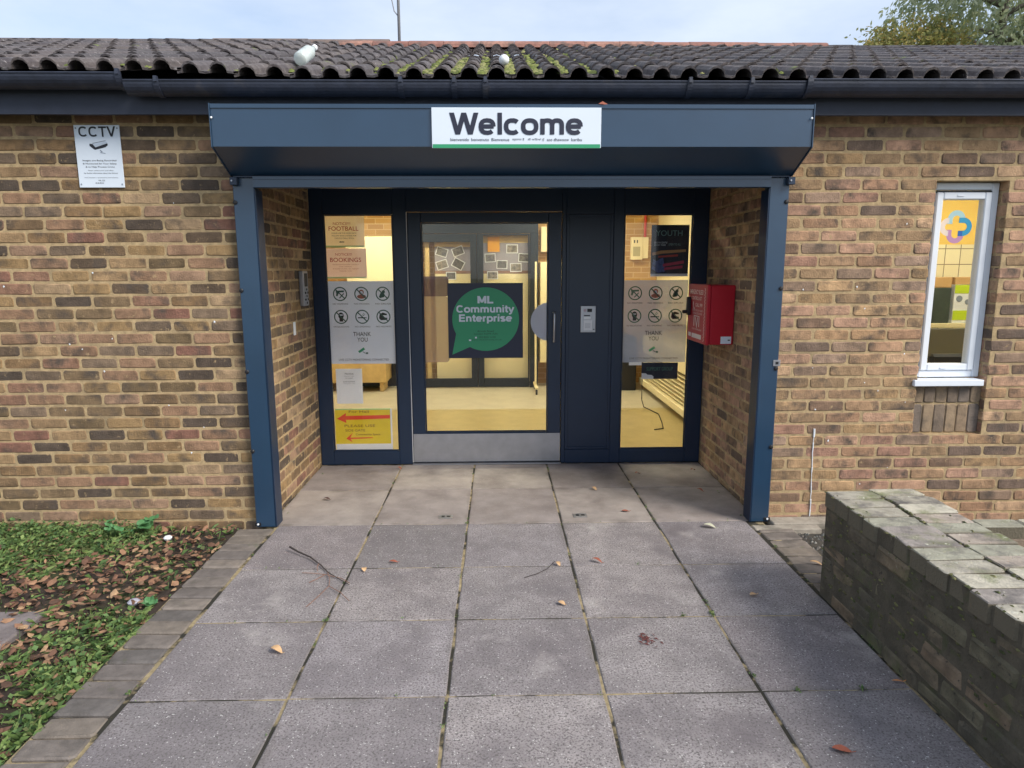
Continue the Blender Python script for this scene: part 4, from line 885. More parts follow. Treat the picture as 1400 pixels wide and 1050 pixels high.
# inner doors
M_dgrey = mat('dark_grey_frame', s(32,37,42), rough=0.6, spec=0.2)
t = thing('inner_doors', 'dark grey framed inner double doors seen through the entrance', 'doors', (-0.3, 5.08, 0))
iy0, iy1 = 5.05, 5.11
mb = MB().cbox(-1.32, 0.55, iy0, iy1, 2.10, 2.23, .004).cbox(-1.32, -1.22, iy0, iy1, 0.0, 2.0995, .004).cbox(0.44, 0.55, iy0, iy1, 0, 2.0995, .004); mb.build('frame', M_dgrey, t)
for x0, x1, zt in ((-1.215, -0.283, 1.99), (-0.278, 0.435, 2.075)):
    sL, sR = (0.10, 0.085) if x0 < -1 else (0.085, 0.02)
    lf = MB().cbox(x0, x0+sL, iy0+.006, iy1-.006, .012, 2.095, .003).cbox(x1-sR, x1, iy0+.006, iy1-.006, .012, 2.095, .003).cbox(x0+sL, x1-sR, iy0+.006, iy1-.006, zt, 2.095, .003).cbox(x0+sL, x1-sR, iy0+.006, iy1-.006, .012, .13, .003).build('door_leaf', M_dgrey, t)
    MB().box(x0+sL, x1-sR, 5.078, 5.083, .131, zt-.001).build('pane', GLASS, lf)
# display boards with photographs
M_felt = mat('grey_felt', s(150,144,152), rough=.95, nz=.08, nscale=30); M_photo = mat('old_photo', rnd='object', ramp=[s(120,112,104), s(96,90,84), s(140,130,118)], nz=.9, nscale=26, rough=.5); M_wood = mat('pine_wood', s(204,174,114), rough=.6, nz=.15, nscale=12)
M_brwood = mat('brown_wood', s(140,100,76), rough=.6, nz=.15, nscale=12)
def board(label, x0, x1, ztop, photos):
    t = thing('display_board', label, 'display board', ((x0+x1)/2, 5.2, 0), 'display boards behind the inner doors')
    MB().cbox(x0, x1, 5.195, 5.23, .06, 1.567, .003).build('lower_panel', M_cream, t); MB().cbox(x0, x1, 5.19, 5.23, 1.568, 1.605, .003).build('rail', M_brwood, t)
    MB().cbox(x0, x1, 5.195, 5.23, 1.606, ztop, .003).build('felt', M_felt, t); MB().cbox(x0, x1, 5.19, 5.23, ztop+.001, ztop+.10, .003).build('header', M_wood, t)
    for (a, b, w, h, rt) in photos:
        m = MB().box(-w/2, w/2, -.002, 0, -h/2, h/2); o = m.build('photo_mount', M_paper, None); o.parent = t; o.location = Vector((a, 5.188, b))-wloc(t); o.rotation_euler = (0, rt, 0)
        m = MB().box(-w/2+.012, w/2-.012, -.004, -.0025, -h/2+.012, h/2-.012); p = m.build('photo', M_photo, None); p.parent = o
board('left display board with tilted photographs behind inner doors', -0.86, -0.34, 1.93, [(-.76, 1.86, .16, .12, .3), (-.54, 1.87, .16, .12, -.35), (-.76, 1.69, .16, .12, -.3), (-.54, 1.70, .16, .13, .5), (-.64, 1.54, .14, .11, 0)])
board('right display board with straight photographs behind inner doors', -0.22, 0.46, 1.98, [(.20, 1.90, .16, .12, 0), (-.10, 1.78, .15, .12, -.05), (.36, 1.78, .15, .12, .05), (.06, 1.69, .15, .12, .03), (.25, 1.65, .16, .12, -.03), (-.07, 1.545, .15, .11, 0)])
one('orange_notice', MB().box(-.135, .03, 5.178, 5.181, 1.86, 2.06), mat('orange_paper', s(228,160,40), rough=.7), 'orange paper notice pinned at top of right display board', 'notice', loc=(-.05, 5.18, 1.86))
one('cream_post', MB().cbox(-0.99, -0.93, 5.16, 5.22, 0, 2.05, .004), M_wood, 'pale wooden post left of the left display board', 'post', loc=(-.96, 5.19, 0))
t = thing('castor_stand', 'slim stand on castors right of the inner doors', 'stand', (0.50, 4.70, 0))
MB().cbox(.485, .512, 4.69, 4.715, .10, 1.72, .003).build('upright', M_cream, t); MB().cbox(.478, .520, 4.45, 4.95, .075, .10, .003).build('foot', M_cream, t)
for y in (4.48, 4.92): MB().lathe([(.036, -.012), (.036, .012)], (.499, y, .037), 'X', 16).build('castor', M_black, t)
one('wall_cabinet', MB().cbox(.60, .86, 5.24, 5.39, 1.86, 2.2, .004), M_cream, 'cream wall box above right of the inner doors', 'box', loc=(.7, 5.3, 1.86))
one('cream_cupboard', MB().cbox(.58, .95, 5.05, 5.39, .35, 1.72, .005), M_cream, 'cream cupboard right of inner doors against brick wall', 'cupboard', loc=(.75, 5.2, .35))
one('tall_cupboard', MB().cbox(-2.02, -1.36, 4.98, 5.35, 1.12, 2.06, .005), M_cream, 'tall cream cupboard seen through left sidelight', 'cupboard', loc=(-1.7, 5.2, 1.1))
one('wooden_bench', MB().cbox(-2.4, -1.50, 4.75, 5.2, .13, .46, .005).cbox(-2.35, -2.3, 4.8, 5.15, 0, .13, .003).cbox(-1.6, -1.55, 4.8, 5.15, 0, .13, .003), M_wood, 'low wooden bench box seen low in left sidelight', 'bench', loc=(-1.9, 5, 0))
one('dark_cabinet', MB().cbox(-2.3, -1.37, 5.24, 5.38, 0, 1.1, .005), M_black, 'dark cabinet behind the wooden bench in hall', 'cabinet', loc=(-1.8, 5.3, 0))
one('storage_box', MB().cbox(1.40, 1.86, 4.75, 5.2, 0, .72, .01), M_black, 'black storage box on hall floor in right sidelight', 'box', loc=(1.6, 5, 0))
t = thing('alarm_panel', 'cream alarm panel on brick wall seen in right sidelight', 'alarm panel', (1.95, IB, 1.75))
MB().cbox(1.86, 2.02, IB-.09, IB-.001, 1.75, 2.06, .004).build('case', M_cream, t); MB().cbox(2.022, 2.10, IB-.08, IB-.001, 1.77, 2.06, .004).build('side_box', M_cream, t)
MB().box(1.895, 1.91, IB-.092, IB-.0905, 1.98, 2.02).box(1.935, 1.95, IB-.092, IB-.0905, 1.98, 2.02).build('indicator', M_black, t); MB().box(1.885, 1.985, IB-.092, IB-.0905, 1.80, 1.93).build('vent', mat('dim_cream', s(170,160,120), rough=.6), t)
MB().tube([(2.06, IB-.03, 2.06), (2.06, IB-.03, 2.59)], .018, 8).build('conduit', mat('red_conduit', s(190,60,40), rough=.5), t)
t = thing('radiator', 'long cream convector heater with grille along hall right wall', 'radiator', (2.05, 3.5, 0))
MB().cbox(1.95, 2.249, 2.0, 4.9, .52, .74, .006).build('upper_panel', M_cream, t); MB().cbox(1.93, 2.249, 2.0, 4.9, .08, .16, .006).build('base_rail', M_cream, t); MB().box(2.02, 2.249, 2.0, 4.9, .161, .519).build('grille_back', mat('heater_dark', s(96,92,80), rough=.7), t)
for i in range(7): MB().box(1.965, 2.019, 2.02, 4.88, .185+i*.047, .197+i*.047).build('slat', M_cream, t)
one('wall_sill', MB().cbox(2.08, 2.249, 1.9, 4.9, 1.0, 1.05, .005), M_cream, 'cream ledge above the convector heater', 'ledge', loc=(2.2, 3.4, 1))
one('floor_cable', MB().tube([(1.80, 4.3, .74), (1.82, 4.2, .4), (1.78, 4.0, .02), (1.72, 3.6, .01), (1.80, 3.2, .01), (1.74, 2.8, .01), (1.68, 2.5, .01), (1.58, 2.45, .01)], .006, 6), M_black, 'black cable trailing over hall floor in right sidelight', 'cable', loc=(1.7, 3.2, 0))

# room behind the narrow window
M_ylw = mat('yellow_wall', s(236,196,72), rough=.7)
struct('office_wall', MB().box(2.34, 6.6, 2.40, 2.5, 0, 1.84), M_tilew); struct('office_wall', MB().box(2.34, 6.6, 2.405, 2.5, 1.841, 2.6), M_ylw)
struct('office_floor', MB().box(2.34, 6.5, 0.245, 2.4, -0.12, 0), M_pale); struct('office_ceiling', MB().box(2.34, 6.6, 0.245, 2.5, 2.60, 2.66), M_ceil); struct('office_wall', MB().box(6.5, 6.6, 0.245, 2.4, 0, 2.6), M_cream)
ceiling_lamp(4.2, 1.3, 'lit ceiling light in the office behind the window')
one('shelf_unit', MB().cbox(3.4, 5.2, 2.08, 2.399, 1.06, 1.10, .003).cbox(3.42, 3.46, 2.1, 2.399, 0, 1.06, .003).cbox(5.14, 5.18, 2.1, 2.399, 0, 1.06, .003), M_cream, 'cream shelf behind the narrow window', 'shelf', loc=(4.3, 2.2, 0))
t = thing('green_carton', 'white and lime green carton on shelf behind the window', 'carton', (4.42, 2.2, 1.1)); MB().cbox(4.29, 4.55, 2.12, 2.34, 1.101, 1.46, .003).build('carton_body', M_white, t)
M_lime = mat('lime', s(186,210,30), rough=.5); MB().box(4.291, 4.549, 2.117, 2.1195, 1.38, 1.459).box(4.291, 4.549, 2.117, 2.1195, 1.13, 1.22).build('band', M_lime, t)
mb = MB()
for a, b, r_ in ((4.34, 1.33, .03), (4.42, 1.30, .025), (4.49, 1.33, .03), (4.45, 1.26, .018)): mb.lathe([(r_, 0), (r_, -.002)], (a, 2.1185, b), 'Y', 14)
mb.build('print', M_gr, t)
one('dark_carton', MB().cbox(3.98, 4.26, 2.12, 2.34, 1.101, 1.43, .004), mat('dark_green_box', s(50,62,52), rough=.6, nz=.3, nscale=12), 'dark green carton left of the lime green one', 'carton', loc=(4.1, 2.2, 1.1))
one('cardboard_box', MB().cbox(4.0, 4.27, 2.14, 2.36, 1.432, 1.53, .004), mat('cardboard', s(190,150,96), rough=.8), 'flat cardboard box on top of the dark carton', 'box', loc=(4.1, 2.2, 1.43))
one('cardboard_tray', MB().cbox(4.30, 4.54, 2.14, 2.36, 1.462, 1.53, .004), MATS['cardboard'], 'cardboard tray on top of the lime green carton', 'box', loc=(4.4, 2.2, 1.46))
one('desk', MB().cbox(3.2, 4.9, 1.35, 2.05, .68, .72, .004).cbox(3.25, 3.30, 1.4, 2.0, 0, .68, .003).cbox(4.8, 4.85, 1.4, 2.0, 0, .68, .003), M_cream, 'cream desk behind the narrow window', 'desk', loc=(4, 1.7, 0))
t = thing('computer_monitor', 'dark computer monitor on the desk behind the window', 'monitor', (4.05, 1.8, .72)); MB().cbox(3.84, 4.30, 1.78, 1.82, .80, 1.08, .006).build('screen', mat('screen_grey', s(92,88,74), rough=.4), t); MB().cbox(4.04, 4.10, 1.80, 1.84, .722, .80, .004).cbox(3.97, 4.17, 1.72, 1.9, .7205, .73, .003).build('stand', M_black, t)
t = thing('office_chair', 'black office chair at the desk behind the window', 'chair', (3.45, 0.95, 0))
MB().cbox(3.22, 3.66, .80, 1.22, .46, .53, .02).build('seat', M_black, t); MB().cbox(3.22, 3.66, .74, .80, .60, .98, .02).build('backrest', M_black, t); MB().tube([(3.44, 1.0, .08), (3.44, 1.0, .46)], .025, 8).build('column', M_black, t)
for k in range(5): a = k*1.2566; MB().tube([(3.44, 1.0, .09), (3.44+.26*math.cos(a), 1.0+.26*math.sin(a), .04)], .016, 6).build('foot', M_black, t)
# logo sticker on the window pane
t = thing('window_sticker', 'round blue and purple cross shaped logo sticker on window pane', 'sticker', (2.855, FY+.01, 1.86))
f = Flat((2.855, FY+.0115, 1.862)); r0, r1 = .024, .056; P = math.pi
LB = mat('logo_lightblue', s(150,196,206), rough=.4, trans=.1); TB = mat('logo_teal', s(36,140,176), rough=.4); DB = mat('logo_blue', s(30,92,160), rough=.4); PU = mat('logo_purple', s(176,130,164), rough=.4); PA = mat('logo_pale', s(222,210,206), rough=.4, trans=.2)
f.ring(LB, (0, .045), r0, r1, 0, 0, P, 16); f.rect(LB, -r1, -r0, .018, .045); f.ring(TB, (.045, 0), r0, r1, 1, -P/2, P/2, 16); f.rect(TB, .016, .045, r0, r1, 1); f.rect(DB, .016, .045, -r1, -r0, 1)
f.ring(PU, (0, -.045), r0, r1, 0, P, 2*P, 16); f.rect(PU, -r1, -r0, -.045, -.018); f.ring(PA, (-.045, 0), r0, r1, 1, P/2, 1.5*P, 16)
f.build(t, {LB: 'loop', TB: 'loop', DB: 'loop', PU: 'loop', PA: 'loop'})

# ================================================================== ON THE ROOF
t = thing('plastic_bottle', 'empty clear plastic bottle lying on the roof tiles', 'bottle', (-1.12, -0.02, 2.80))
M_pet = mat('clear_plastic', s(214,224,222), rough=.2, trans=.35)
o = MB().lathe([(.010, -.012), (.036, -.008), (.039, .0), (.039, .07), (.034, .078), (.039, .086), (.038, .115), (.020, .15), (.014, .16), (.014, .175)], (0, 0, 0), 'Z', 20).build('bottle_body', M_pet, None, smooth=True); o.parent = t; o.rotation_euler = (math.radians(-52), math.radians(24), 0)
c = MB().lathe([(.017, .172), (.017, .195)], (0, 0, 0), 'Z', 14).build('cap', M_white, None); c.parent = o
one('shuttle_ball', MB().lathe([(.004, -.0298), (.016, -.0255), (.0255, -.016), (.030, 0), (.0255, .016), (.016, .0255), (.004, .0298)], (.045, -.03, 2.795), 'Y', 18), M_white, 'small white plastic ball lodged between the roof tiles', 'ball', loc=(.045, -.03, 2.765), smooth=True)
t = thing('aerial_mast', 'thin grey aerial mast rising behind the roof ridge', 'mast', (-0.985, 3.2, 3.4)); M_mast = mat('grey_mast', s(150,152,156), rough=.5, metal=.3)
MB().tube([(-0.985, 3.2, 3.3), (-0.985, 3.2, 6.4)], .016, 8).build('pole', M_mast, t, smooth=True); MB().tube([(-1.07, 3.2, 4.6), (-1.06, 3.2, 4.35), (-1.03, 3.2, 4.2), (-0.99, 3.2, 4.15)], .006, 5).build('aerial_wire', M_mast, t)

# ================================================================== TREES
def leaf_tris(C, U, V, L, Wd, curl):
    """C centres, U axis, V side (n,3): 5 verts and 4 tris each"""
    n = len(C); Nn = np.cross(U, V); L = L[:, None]; Wd = Wd[:, None]; curl = curl[:, None]
    v = np.stack([C-U*L*.5, C+V*Wd*.5+Nn*curl, C+Nn*curl*.2, C-V*Wd*.5+Nn*curl, C+U*L*.5+Nn*curl*.6], 1).reshape(-1, 3)
    b = (np.arange(n)*5)[:, None, None]; f = (np.array([[0,2,1],[0,3,2],[1,2,4],[2,3,4]])[None]+b).reshape(-1, 3); return v, f
def leaf_round(C, U, V, L, Wd, curl):
    n = len(C); Nn = np.cross(U, V); L = L[:, None]; Wd = Wd[:, None]; c = curl[:, None]; j = lambda: NR.uniform(.8, 1.2, (n, 1))
    v = np.stack([C-U*L*.5, C-U*L*.2*j()+V*Wd*.5*j()+Nn*c, C+U*L*.15*j()+V*Wd*.45*j()+Nn*c*1.2, C+U*L*.5*j()+Nn*c*.9, C+U*L*.15*j()-V*Wd*.45*j()+Nn*c*1.1, C-U*L*.2*j()-V*Wd*.5*j()+Nn*c*.9, C-U*L*.2, C+U*L*.15], 1).reshape(-1, 3)
    b = (np.arange(n)*8)[:, None, None]; f = (np.array([[0,6,1],[0,5,6],[1,6,7],[1,7,2],[5,7,6],[5,4,7],[2,7,3],[7,4,3]])[None]+b).reshape(-1, 3); return v, f
def np_mesh(name, v, f, material, parent=None):
    me = bpy.data.meshes.new(name); me.vertices.add(len(v)); me.vertices.foreach_set('co', (v-np.array(wloc(parent) if parent else (0,0,0))).astype(np.float32).ravel())
    me.loops.add(len(f)*3); me.loops.foreach_set('vertex_index', f.astype(np.int32).ravel()); me.polygons.add(len(f)); me.polygons.foreach_set('loop_start', np.arange(0, len(f)*3, 3, dtype=np.int32))
    me.update(calc_edges=True); me.materials.append(material); return link(bpy.data.objects.new(name, me), parent)
def unit(a): return a/np.linalg.norm(a, axis=1, keepdims=True)
M_bark = mat('bark', s(110,104,94), rough=.95, nz=.3, nscale=12, bump=.8)
def tree(name, label, base, H, crown_c, crown_r, nstrand, material, droop, lsize, seed):
    q = np.random.default_rng(seed); t = thing(name, label, 'tree', base); b = Vector(base)
    top = b+Vector((0.2, 0, H*0.9)); mb = MB().tube([b, b+Vector((.1, 0, H*.3)), b+Vector((0, .1, H*.6)), top], [H*.022, H*.018, H*.011, H*.003], 10)
    cc = Vector(crown_c); tips = []
    for k in range(26):
        z = H*(0.3+0.6*k/26); a = k*2.4; p0 = b+Vector((.1, .05, z)); d = Vector((math.cos(a), math.sin(a), .35)); e = p0+Vector((d.x*crown_r[0]*.8, d.y*crown_r[1]*.8, d.z*crown_r[2]*.6)); mid = (p0+e)/2+Vector((0, 0, .25))
        mb.tube([p0, mid, e], [H*.008, H*.004, H*.0015], 6)
    mb.build('trunk', M_bark, t, smooth=True)
    C, U = [], []
    for k in range(nstrand):
        d = q.normal(size=3); d /= np.linalg.norm(d); r = q.uniform(.35, 1)**.5
        clump = 0.85+0.25*math.sin(d[0]*7+seed)*math.sin(d[1]*6)*1.0+.15*math.sin(d[2]*9)
        p = np.array(cc)+d*np.array(crown_r)*r*clump; n = q.integers(10, 22); ln = q.uniform(.5, 1.1)*droop+.25
        out = np.array([d[0]*.5, d[1]*.5, -droop+q.uniform(-.2, .3)]); out /= np.linalg.norm(out)
        tt = q.uniform(0, 1, n)[:, None]; C.append(p+out*ln*tt+q.normal(size=(n, 3))*.07); U.append(np.tile(out, (n, 1))+q.normal(size=(n, 3))*.6)
    C = np.concatenate(C); U = unit(np.concatenate(U)); V = unit(np.cross(U, q.normal(size=U.shape))); n = len(C)
    v, f = leaf_tris(C, U, V, lsize*q.uniform(.7, 1.3, n), lsize*.45*q.uniform(.7, 1.3, n), lsize*.1*q.uniform(-1, 1, n)); np_mesh('crown', v, f, material, t)
M_tg = mat('silver_green_leaf', rnd='island', ramp=[s(160,170,138), s(144,156,120), s(176,184,156), s(130,142,108), s(166,172,130)], rough=.6, translucent=.5)
M_ty = mat('yellow_green_leaf', rnd='island', ramp=[s(168,164,98), s(150,152,90), s(180,172,110), s(190,164,98), s(138,142,84)], rough=.6, translucent=.5)
tree('willow_tree', 'tall silvery green willow behind the roof at right', (11.4, 11.9, -.1), 9.4, (11.6, 11.9, 7.9), (2.3, 2.2, 2.1), 850, M_tg, 1.0, .13, 3)
tree('birch_tree', 'silvery green tree behind the roof at far right edge', (14.3, 13.4, -.1), 9.8, (14.4, 13.4, 8.0), (1.9, 2.0, 2.2), 650, M_tg, .9, .13, 9)
tree('yellowing_tree', 'lower yellow green tree behind the roof left of willow', (9.6, 12.2, -.1), 7.6, (9.5, 12.2, 6.45), (1.0, 1.1, .85), 800, M_ty, .25, .10, 5)

# ================================================================== BED PLANTING AND LEAVES
def nfield(x, y): return np.sin(x*2.9+1.3*np.sin(y*2.1))*np.sin(y*3.7+1.1*np.sin(x*3.3))+.5*np.sin(x*7.1+y*5.3)*np.sin(y*8.2-x*4)
def bz(x, y): return -0.030+0.018*np.sin(x*3.1+y*2.3)*np.sin(y*4.1-x)+0.02*np.minimum(1, np.maximum(0, -1.65-x))
def scatter(n, xr, yr, want):
    x = NR.uniform(*xr, n); y = NR.uniform(*yr, n); k = NR.uniform(0, 1, n) < want(x, y); return x[k], y[k]
def greens(x, y):
    edge = -1.65-x; g = 0.40+0.45*nfield(x, y)+0.35*np.sin(x*17+y*9)*np.sin(y*19-x*6); g = g-0.75*np.exp(-((edge-.25)/.45)**2)*(y > -1.1); g = g+0.45*np.exp(-(edge/.14)**2)*(y < -1.0)-.25*np.exp(-((edge-.45)/.3)**2)*(y < -1.0)+.5*np.exp(-(y/.25)**2)*(edge > .5)+.25*np.clip(edge-.6, 0, 1); g = g-1.2*((y < -1.02) & (y > -1.5) & (edge > .4) & (edge < 1.25))
    return np.clip(g, 0.05, 1)
def browns(x, y): return np.clip(1.0-greens(x, y)*0.75, .26, 1)
x, y = scatter(52000, (-3.9, -1.655), (-2.6, 0.0), greens); x2, y2 = scatter(5000, (-7, -3.9), (-5.5, 0), greens); x = np.concatenate([x, x2]); y = np.concatenate([y, y2]); n = len(x)
hgt = NR.uniform(0, 1, n)**2*.05*(0.4+greens(x, y)); az = NR.uniform(0, 6.28, n); el = NR.uniform(-.1, .8, n); C = np.stack([x, y, bz(x, y)+hgt+.006], 1)
U = np.stack([np.cos(az)*np.cos(el), np.sin(az)*np.cos(el), np.sin(el)], 1); V = unit(np.cross(U, np.array([0, 0, 1])+NR.normal(size=(n, 3))*.35)); Ls = .006+.030*NR.uniform(0, 1, n)**2.2
v, f = leaf_tris(C, U, V, Ls, Ls*NR.uniform(.5, .95, n), -Ls*.12); o = np_mesh('ground_cover', v, f, M_leafg); tag(o, 'low green weeds and clover growing in the left bed', 'weeds', kind='stuff')
x, y = scatter(5600, (-3.9, -1.66), (-2.6, -.02), browns); x2, y2 = scatter(1500, (-7, -3.9), (-5.5, 0), browns); x = np.concatenate([x, x2]); y = np.concatenate([y, y2]); n = len(x)
az = NR.uniform(0, 6.28, n); el = NR.uniform(-.35, .45, n); C = np.stack([x, y, bz(x, y)+NR.uniform(.006, .040, n)], 1); U = np.stack([np.cos(az)*np.cos(el), np.sin(az)*np.cos(el), np.sin(el)], 1); V = unit(np.cross(U, np.array([0, 0, 1])+NR.normal(size=(n, 3))*.3))
Ls = .016+.050*NR.uniform(0, 1, n)**1.6; v, f = leaf_round(C, U, V, Ls, Ls*NR.uniform(.35, .75, n), Ls*NR.uniform(-.08, .26, n)); o = np_mesh('leaf_litter', v, f, M_leafb); tag(o, 'brown dead leaves littering the left bed', 'leaves', kind='stuff')
# grass blades
n = 14000; x, y = scatter(n*2, (-3.9, -1.66), (-2.6, -.01), greens); n = len(x); az = NR.uniform(0, 6.28, n); hh = NR.uniform(.01, .06, n); ln = NR.uniform(.02, .08, n); w_ = .0014
z0 = bz(x, y); dx, dy = np.cos(az), np.sin(az); a = np.stack([x-dy*w_, y+dx*w_, z0], 1); b = np.stack([x+dy*w_, y-dx*w_, z0], 1); m1 = np.stack([x+dx*ln*.4, y+dy*ln*.4, z0+hh*.7], 1); tp = np.stack([x+dx*ln, y+dy*ln, z0+hh*.8], 1)
v = np.stack([a, b, m1, tp], 1).reshape(-1, 3); bi = (np.arange(n)*4)[:, None, None]; f = (np.array([[0,1,2],[1,3,2]])[None]+bi).reshape(-1, 3); o = np_mesh('grass', v, f, M_leafg); tag(o, 'thin grass blades among the weeds of the left bed', 'grass', kind='stuff')
def broad_weed(label, x, y, n, r, hgt, seed, sz=.05):
    q = random.Random(seed); z = float(bz(np.float64(x), np.float64(y))); t = thing('broadleaf_weed', label, 'weed', (x, y, z), 'broad leaved weeds by the wall')
    for k in range(n):
        a = q.uniform(0, 6.28); rr = r*q.uniform(.15, 1); h = hgt*q.uniform(.5, 1); c = Vector((x+rr*math.cos(a), y+rr*math.sin(a), z+h)); tl = Vector((q.uniform(-.5, .5), q.uniform(-.7, .1), 1)).normalized(); e1 = tl.orthogonal().normalized(); e2 = tl.cross(e1); sr = sz*q.uniform(.6, 1.1)
        lf = MB(); ring = [c+(e1*math.cos(b)+e2*math.sin(b))*sr*(.5 if abs(b-3.14) > .4 else .3)+tl*.006*math.cos(3*b) for b in [2*math.pi*i/12 for i in range(12)]]
        lf.add([c-tl*.006]+ring, [(0, 1+i, 1+(i+1) % 12) for i in range(12)]); lo = lf.build('leaf', mat('broad_leaf', s(84,134,84), rough=.6, nz=.2, nscale=30, translucent=.2), t); MB().tube([(x, y, z), (x+rr*.4*math.cos(a), y+rr*.4*math.sin(a), z+h*.7), c-tl*.007], .0022, 5).build('stem', M_leafg, t)
broad_weed('round leaved weed against left wall, nearer the post', -2.22, -.10, 9, .07, .12, 1, .075); broad_weed('round leaved weed against left wall, further left', -2.40, -.12, 8, .09, .09, 2, .06)
broad_weed('bright broadleaf weed at bottom left corner of the bed', -2.02, -1.98, 12, .13, .07, 3, .07); broad_weed('broadleaf weed beside the edging bricks midway', -1.73, -1.02, 5, .05, .03, 4, .06)
one('stepping_stone', MB().cbox(-2.95, -2.17, -1.42, -1.10, -.06, .004, .008), mat('dark_stone', s(122,114,114), rough=.9, nz=.3, nscale=8, bump=.5), 'worn grey stone slab lying in the left bed', 'stone slab', loc=(-2.5, -1.25, -.05))
one('white_pebble', MB().lathe([(.004, -.014), (.02, -.008), (.026, .003), (.018, .012), (.004, .016)], (-2.03, -.20, -.005), 'Z', 9), M_white, 'white pebble in the bed near the left wall', 'pebble', loc=(-2.03, -.2, -.01))
one('grey_pebble', MB().lathe([(.004, -.016), (.024, -.008), (.03, .003), (.02, .012), (.004, .016)], (-1.80, -1.02, .0), 'Z', 9), mat('grey_stone', s(160,160,172), rough=.8), 'pale grey pebble in the bed beside the edging bricks', 'pebble', loc=(-1.8, -1.02, -.01))
# moss and small weeds in the paving joints
mb = MB()
def tuft(x, y, r, n):
    for k in range(n):
        a = R.uniform(0, 6.28); d = r*R.random(); c = Vector((x+d*math.cos(a)*.6, y+d*math.sin(a), .002)); h = R.uniform(.002, .008); w = R.uniform(.003, .008); b2 = R.uniform(0, 6.28)
        mb.add([c, c+Vector((w*math.cos(b2), w*math.sin(b2), h)), c+Vector((w*math.cos(b2+1.2), w*math.sin(b2+1.2), h*.8))], [(0, 1, 2)])
for i in range(45): k = R.randrange(6); tuft(PX[k], R.uniform(-2.6, 1.2), .02, R.randrange(3, 14))
for i in range(30): tuft(R.uniform(-1.4, 1.58), PY[R.randrange(2, 7)], .015, R.randrange(2, 8))
for x, y in ((-.81, -1.227), (-.205, -.033), (1.0, -1.2), (1.0, -1.23), (1.01, -1.7), (-1.43, -1.75), (1.15, -1.80), (1.40, -1.8), (.86, -1.23), (1.62, -.45)): tuft(x, y, .022, 34)
o = mb.build('joint_moss', M_leafg, None, fix=False); tag(o, 'tiny green moss and weeds growing in paving joints', 'moss', kind='stuff')
# twig
t = thing('fallen_twig', 'thin dark forked twig lying on the paving near left post', 'twig', (-1.0, -.75, .005)); Z = .010
G = lambda *p: [(a, b-4.12, z) for a, b, z in p]
MB().tube(G((-1.214,3.682,.03),(-1.15,3.63,.022),(-1.067,3.571,.016),(-.98,3.47,.012),(-.924,3.389,Z),(-.85,3.31,Z),(-.775,3.24,.008)), [.006,.005,.0042,.0035,.003,.0022,.0015], 6).build('stem', mat('twig_dark', s(58,50,48), rough=.9), t)
M_tw = mat('twig_brown', s(134,100,84), rough=.9)
for pts in (((-1.058,3.387,.008),(-.99,3.37,.012),(-.923,3.352,.012),(-.831,3.313,.008),(-.775,3.25,.012)), ((-.924,3.389,Z),(-.89,3.30,.012),(-.876,3.225,.010),(-.91,3.10,.006),(-.935,3.02,.005)), ((-.876,3.225,.01),(-.80,3.15,.012),(-.74,3.07,.008)), ((-.98,3.40,.01),(-.99,3.43,.02),(-.985,3.45,.03)), ((-.93,3.35,.012),(-.96,3.30,.012),(-.99,3.27,.008))): MB().tube(G(*pts), .0019, 5).build('branchlet', M_tw, t)
one('small_twig', MB().tube(G((.13,3.30,.006),(.20,3.34,.008),(.26,3.40,.008),(.31,3.50,.006)), .0017, 5), MATS['twig_dark'], 'short thin twig lying on the middle paving slabs', 'twig', loc=(.2, -.75, 0))
# single leaves on the path
def leaf(label, x, Y, L, W, mt, az, lift=.008, name='fallen_leaf', curl=.25):
    L *= .8; W *= .8; mb = MB(); n = 6; vs = []
    for i in range(n+1):
        tt = i/n; w = W*math.sin(math.pi*min(1, tt*.93+.04))**.8; z = .004+lift*math.sin(math.pi*tt)+lift*tt
        for sx in (-1, 0, 1): vs.append((sx*w/2, (tt-.5)*L, z+(curl*W*.5 if sx else 0)*(1 if i % 2 else .8)))
    fs = [(3*i+j, 3*i+j+1, 3*i+j+4, 3*i+j+3) for i in range(n) for j in range(2)]; ca, sa = math.cos(az), math.sin(az); yy = Y-4.12
    t = thing(name, label, 'leaf', (x, yy, 0), 'fallen leaves on the path')
    mb.add([(x+a*ca-b*sa, yy+a*sa+b*ca, c) for a, b, c in vs], fs).build('blade', mt, t, smooth=True)
    MB().tube([(x+(L*.48)*sa, yy-(L*.48)*ca, .006), (x+(L*.72)*sa, yy-(L*.72)*ca, .012)], .0014, 5).build('stalk', mt, t)
c1 = mat('leaf_tan', s(196,160,120), rough=.8, nz=.25, nscale=30); c2 = mat('leaf_redbrown', s(150,84,64), rough=.8, nz=.3, nscale=30); c3 = mat('leaf_dark', s(84,56,50), rough=.85, nz=.3, nscale=30); c4 = mat('leaf_pale', s(190,190,166), rough=.8, nz=.2, nscale=30)
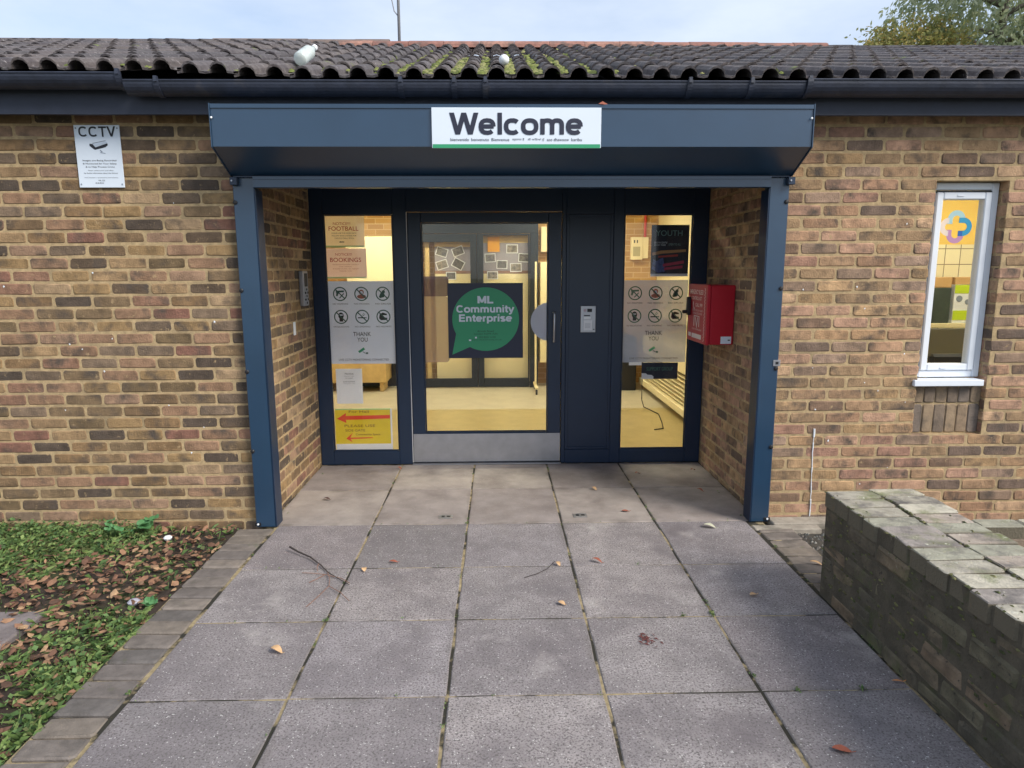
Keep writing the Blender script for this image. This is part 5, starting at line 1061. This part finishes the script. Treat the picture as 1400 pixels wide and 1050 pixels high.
for a in (('pale tan curled leaf on the near left paving slab', -.951, 2.632, .07, .042, c1, 1.2, .014), ('orange red leaf on the paving near bottom right', 1.146, 1.985, .075, .04, c2, 1.3, .006),
    ('pale green grey leaf on paving by the right post', 1.323, 3.969, .09, .05, c4, 1.1, .012), ('tan leaf inside the recess right of centre', .702, 4.73, .06, .04, c1, .6, .01), ('brown leaf on second row of recess slabs, right of lock plate', .848, 4.268, .06, .035, c2, 1.5, .004),
    ('small brown leaf on joint below right lock plate', .541, 3.487, .075, .03, c2, 1.0, .012), ('tan leaf on joint at paving centre', .322, 3.456, .05, .03, c1, .4, .008), ('small tan leaf left of the dark stain', .300, 3.015, .05, .035, c1, .9, .006),
    ('tan leaf on the slab beside the low wall end', 1.262, 3.077, .05, .035, c1, 1.9, .006), ('small red brown leaf on slab right of twig', -.59, 3.51, .06, .03, c2, 1.5, .006), ('pale round leaf right beside the twig', -.733, 3.413, .04, .035, c1, .3, .008),
    ('orange cigarette like leaf at the foot of low wall', 1.560, 2.36, .055, .014, mat('leaf_orange', s(206,138,84), rough=.8), 1.5, .004), ('dark leaf on left slab of the recess', -1.222, 4.564, .06, .035, c3, 1.4, .008), ('red brown leaf by the door frame base left', -.816, 5.30, .05, .03, c2, 1.0, .01),
    ('brown leaf in right rear corner of the recess', 1.567, 5.179, .05, .03, c2, 2.0, .01), ('brown leaf on recess floor near right reveal', 1.474, 4.672, .06, .035, c2, .8, .01), ('pale leaf on the right edging bricks', 1.74, 3.42, .08, .03, c1, 1.0, .01), ('brown leaf on recess floor before the right sidelight', 1.10, 5.10, .05, .03, c2, 1.9, .01)): leaf(*a)
# reddish smear of crushed leaves
mb = MB()
for i in range(46):
    a = R.uniform(0, 6.28); d = abs(R.gauss(0, .03)); c = (.643+d*math.cos(a)*1.1, 2.692-4.12+d*math.sin(a), .002+R.uniform(0, .004)); w = R.uniform(.006, .016); b = R.uniform(0, 6.28)
    mb.add([(c[0]+w*math.cos(b), c[1]+w*math.sin(b), c[2]), (c[0]+w*.5*math.cos(b+1.9), c[1]+w*.5*math.sin(b+1.9), c[2]+.003), (c[0]-w*math.cos(b), c[1]-w*math.sin(b), c[2])], [(0, 1, 2)])
one('crushed_berry', mb, mat('berry', s(96,50,48), rough=.9), 'dark red crushed berry stain on the centre right slab', 'berry', loc=(.643, -1.428, 0), fix=False)
one('hood_leaf', MB().add([(.55,-.327,2.488),(.575,-.31,2.505),(.605,-.30,2.492),(.58,-.33,2.484)], [(0,1,2),(0,2,3)]), c2, 'reddish dead leaf on the hood above the welcome sign', 'leaf', loc=(.57, -.32, 2.486))

for par, (xa, xb) in ((wallL, (-3.0, -1.6)), (wallR, (1.8, 2.6))):
    mb = MB()
    for k in range(13):
        x, z = R.uniform(xa, xb), R.uniform(.2, 2.2); r = R.uniform(.003, .007); n = 7
        mb.add([(x, -.0045, z)]+[(x+r*R.uniform(.5, 1.2)*math.cos(6.283*i/n), -.003, z+r*R.uniform(.6, 1.5)*math.sin(6.283*i/n)) for i in range(n)], [(0, 1+i, 1+(i+1) % n) for i in range(n)])
    o = mb.build('paint_flecks', M_white, par); o['kind'] = 'stuff'
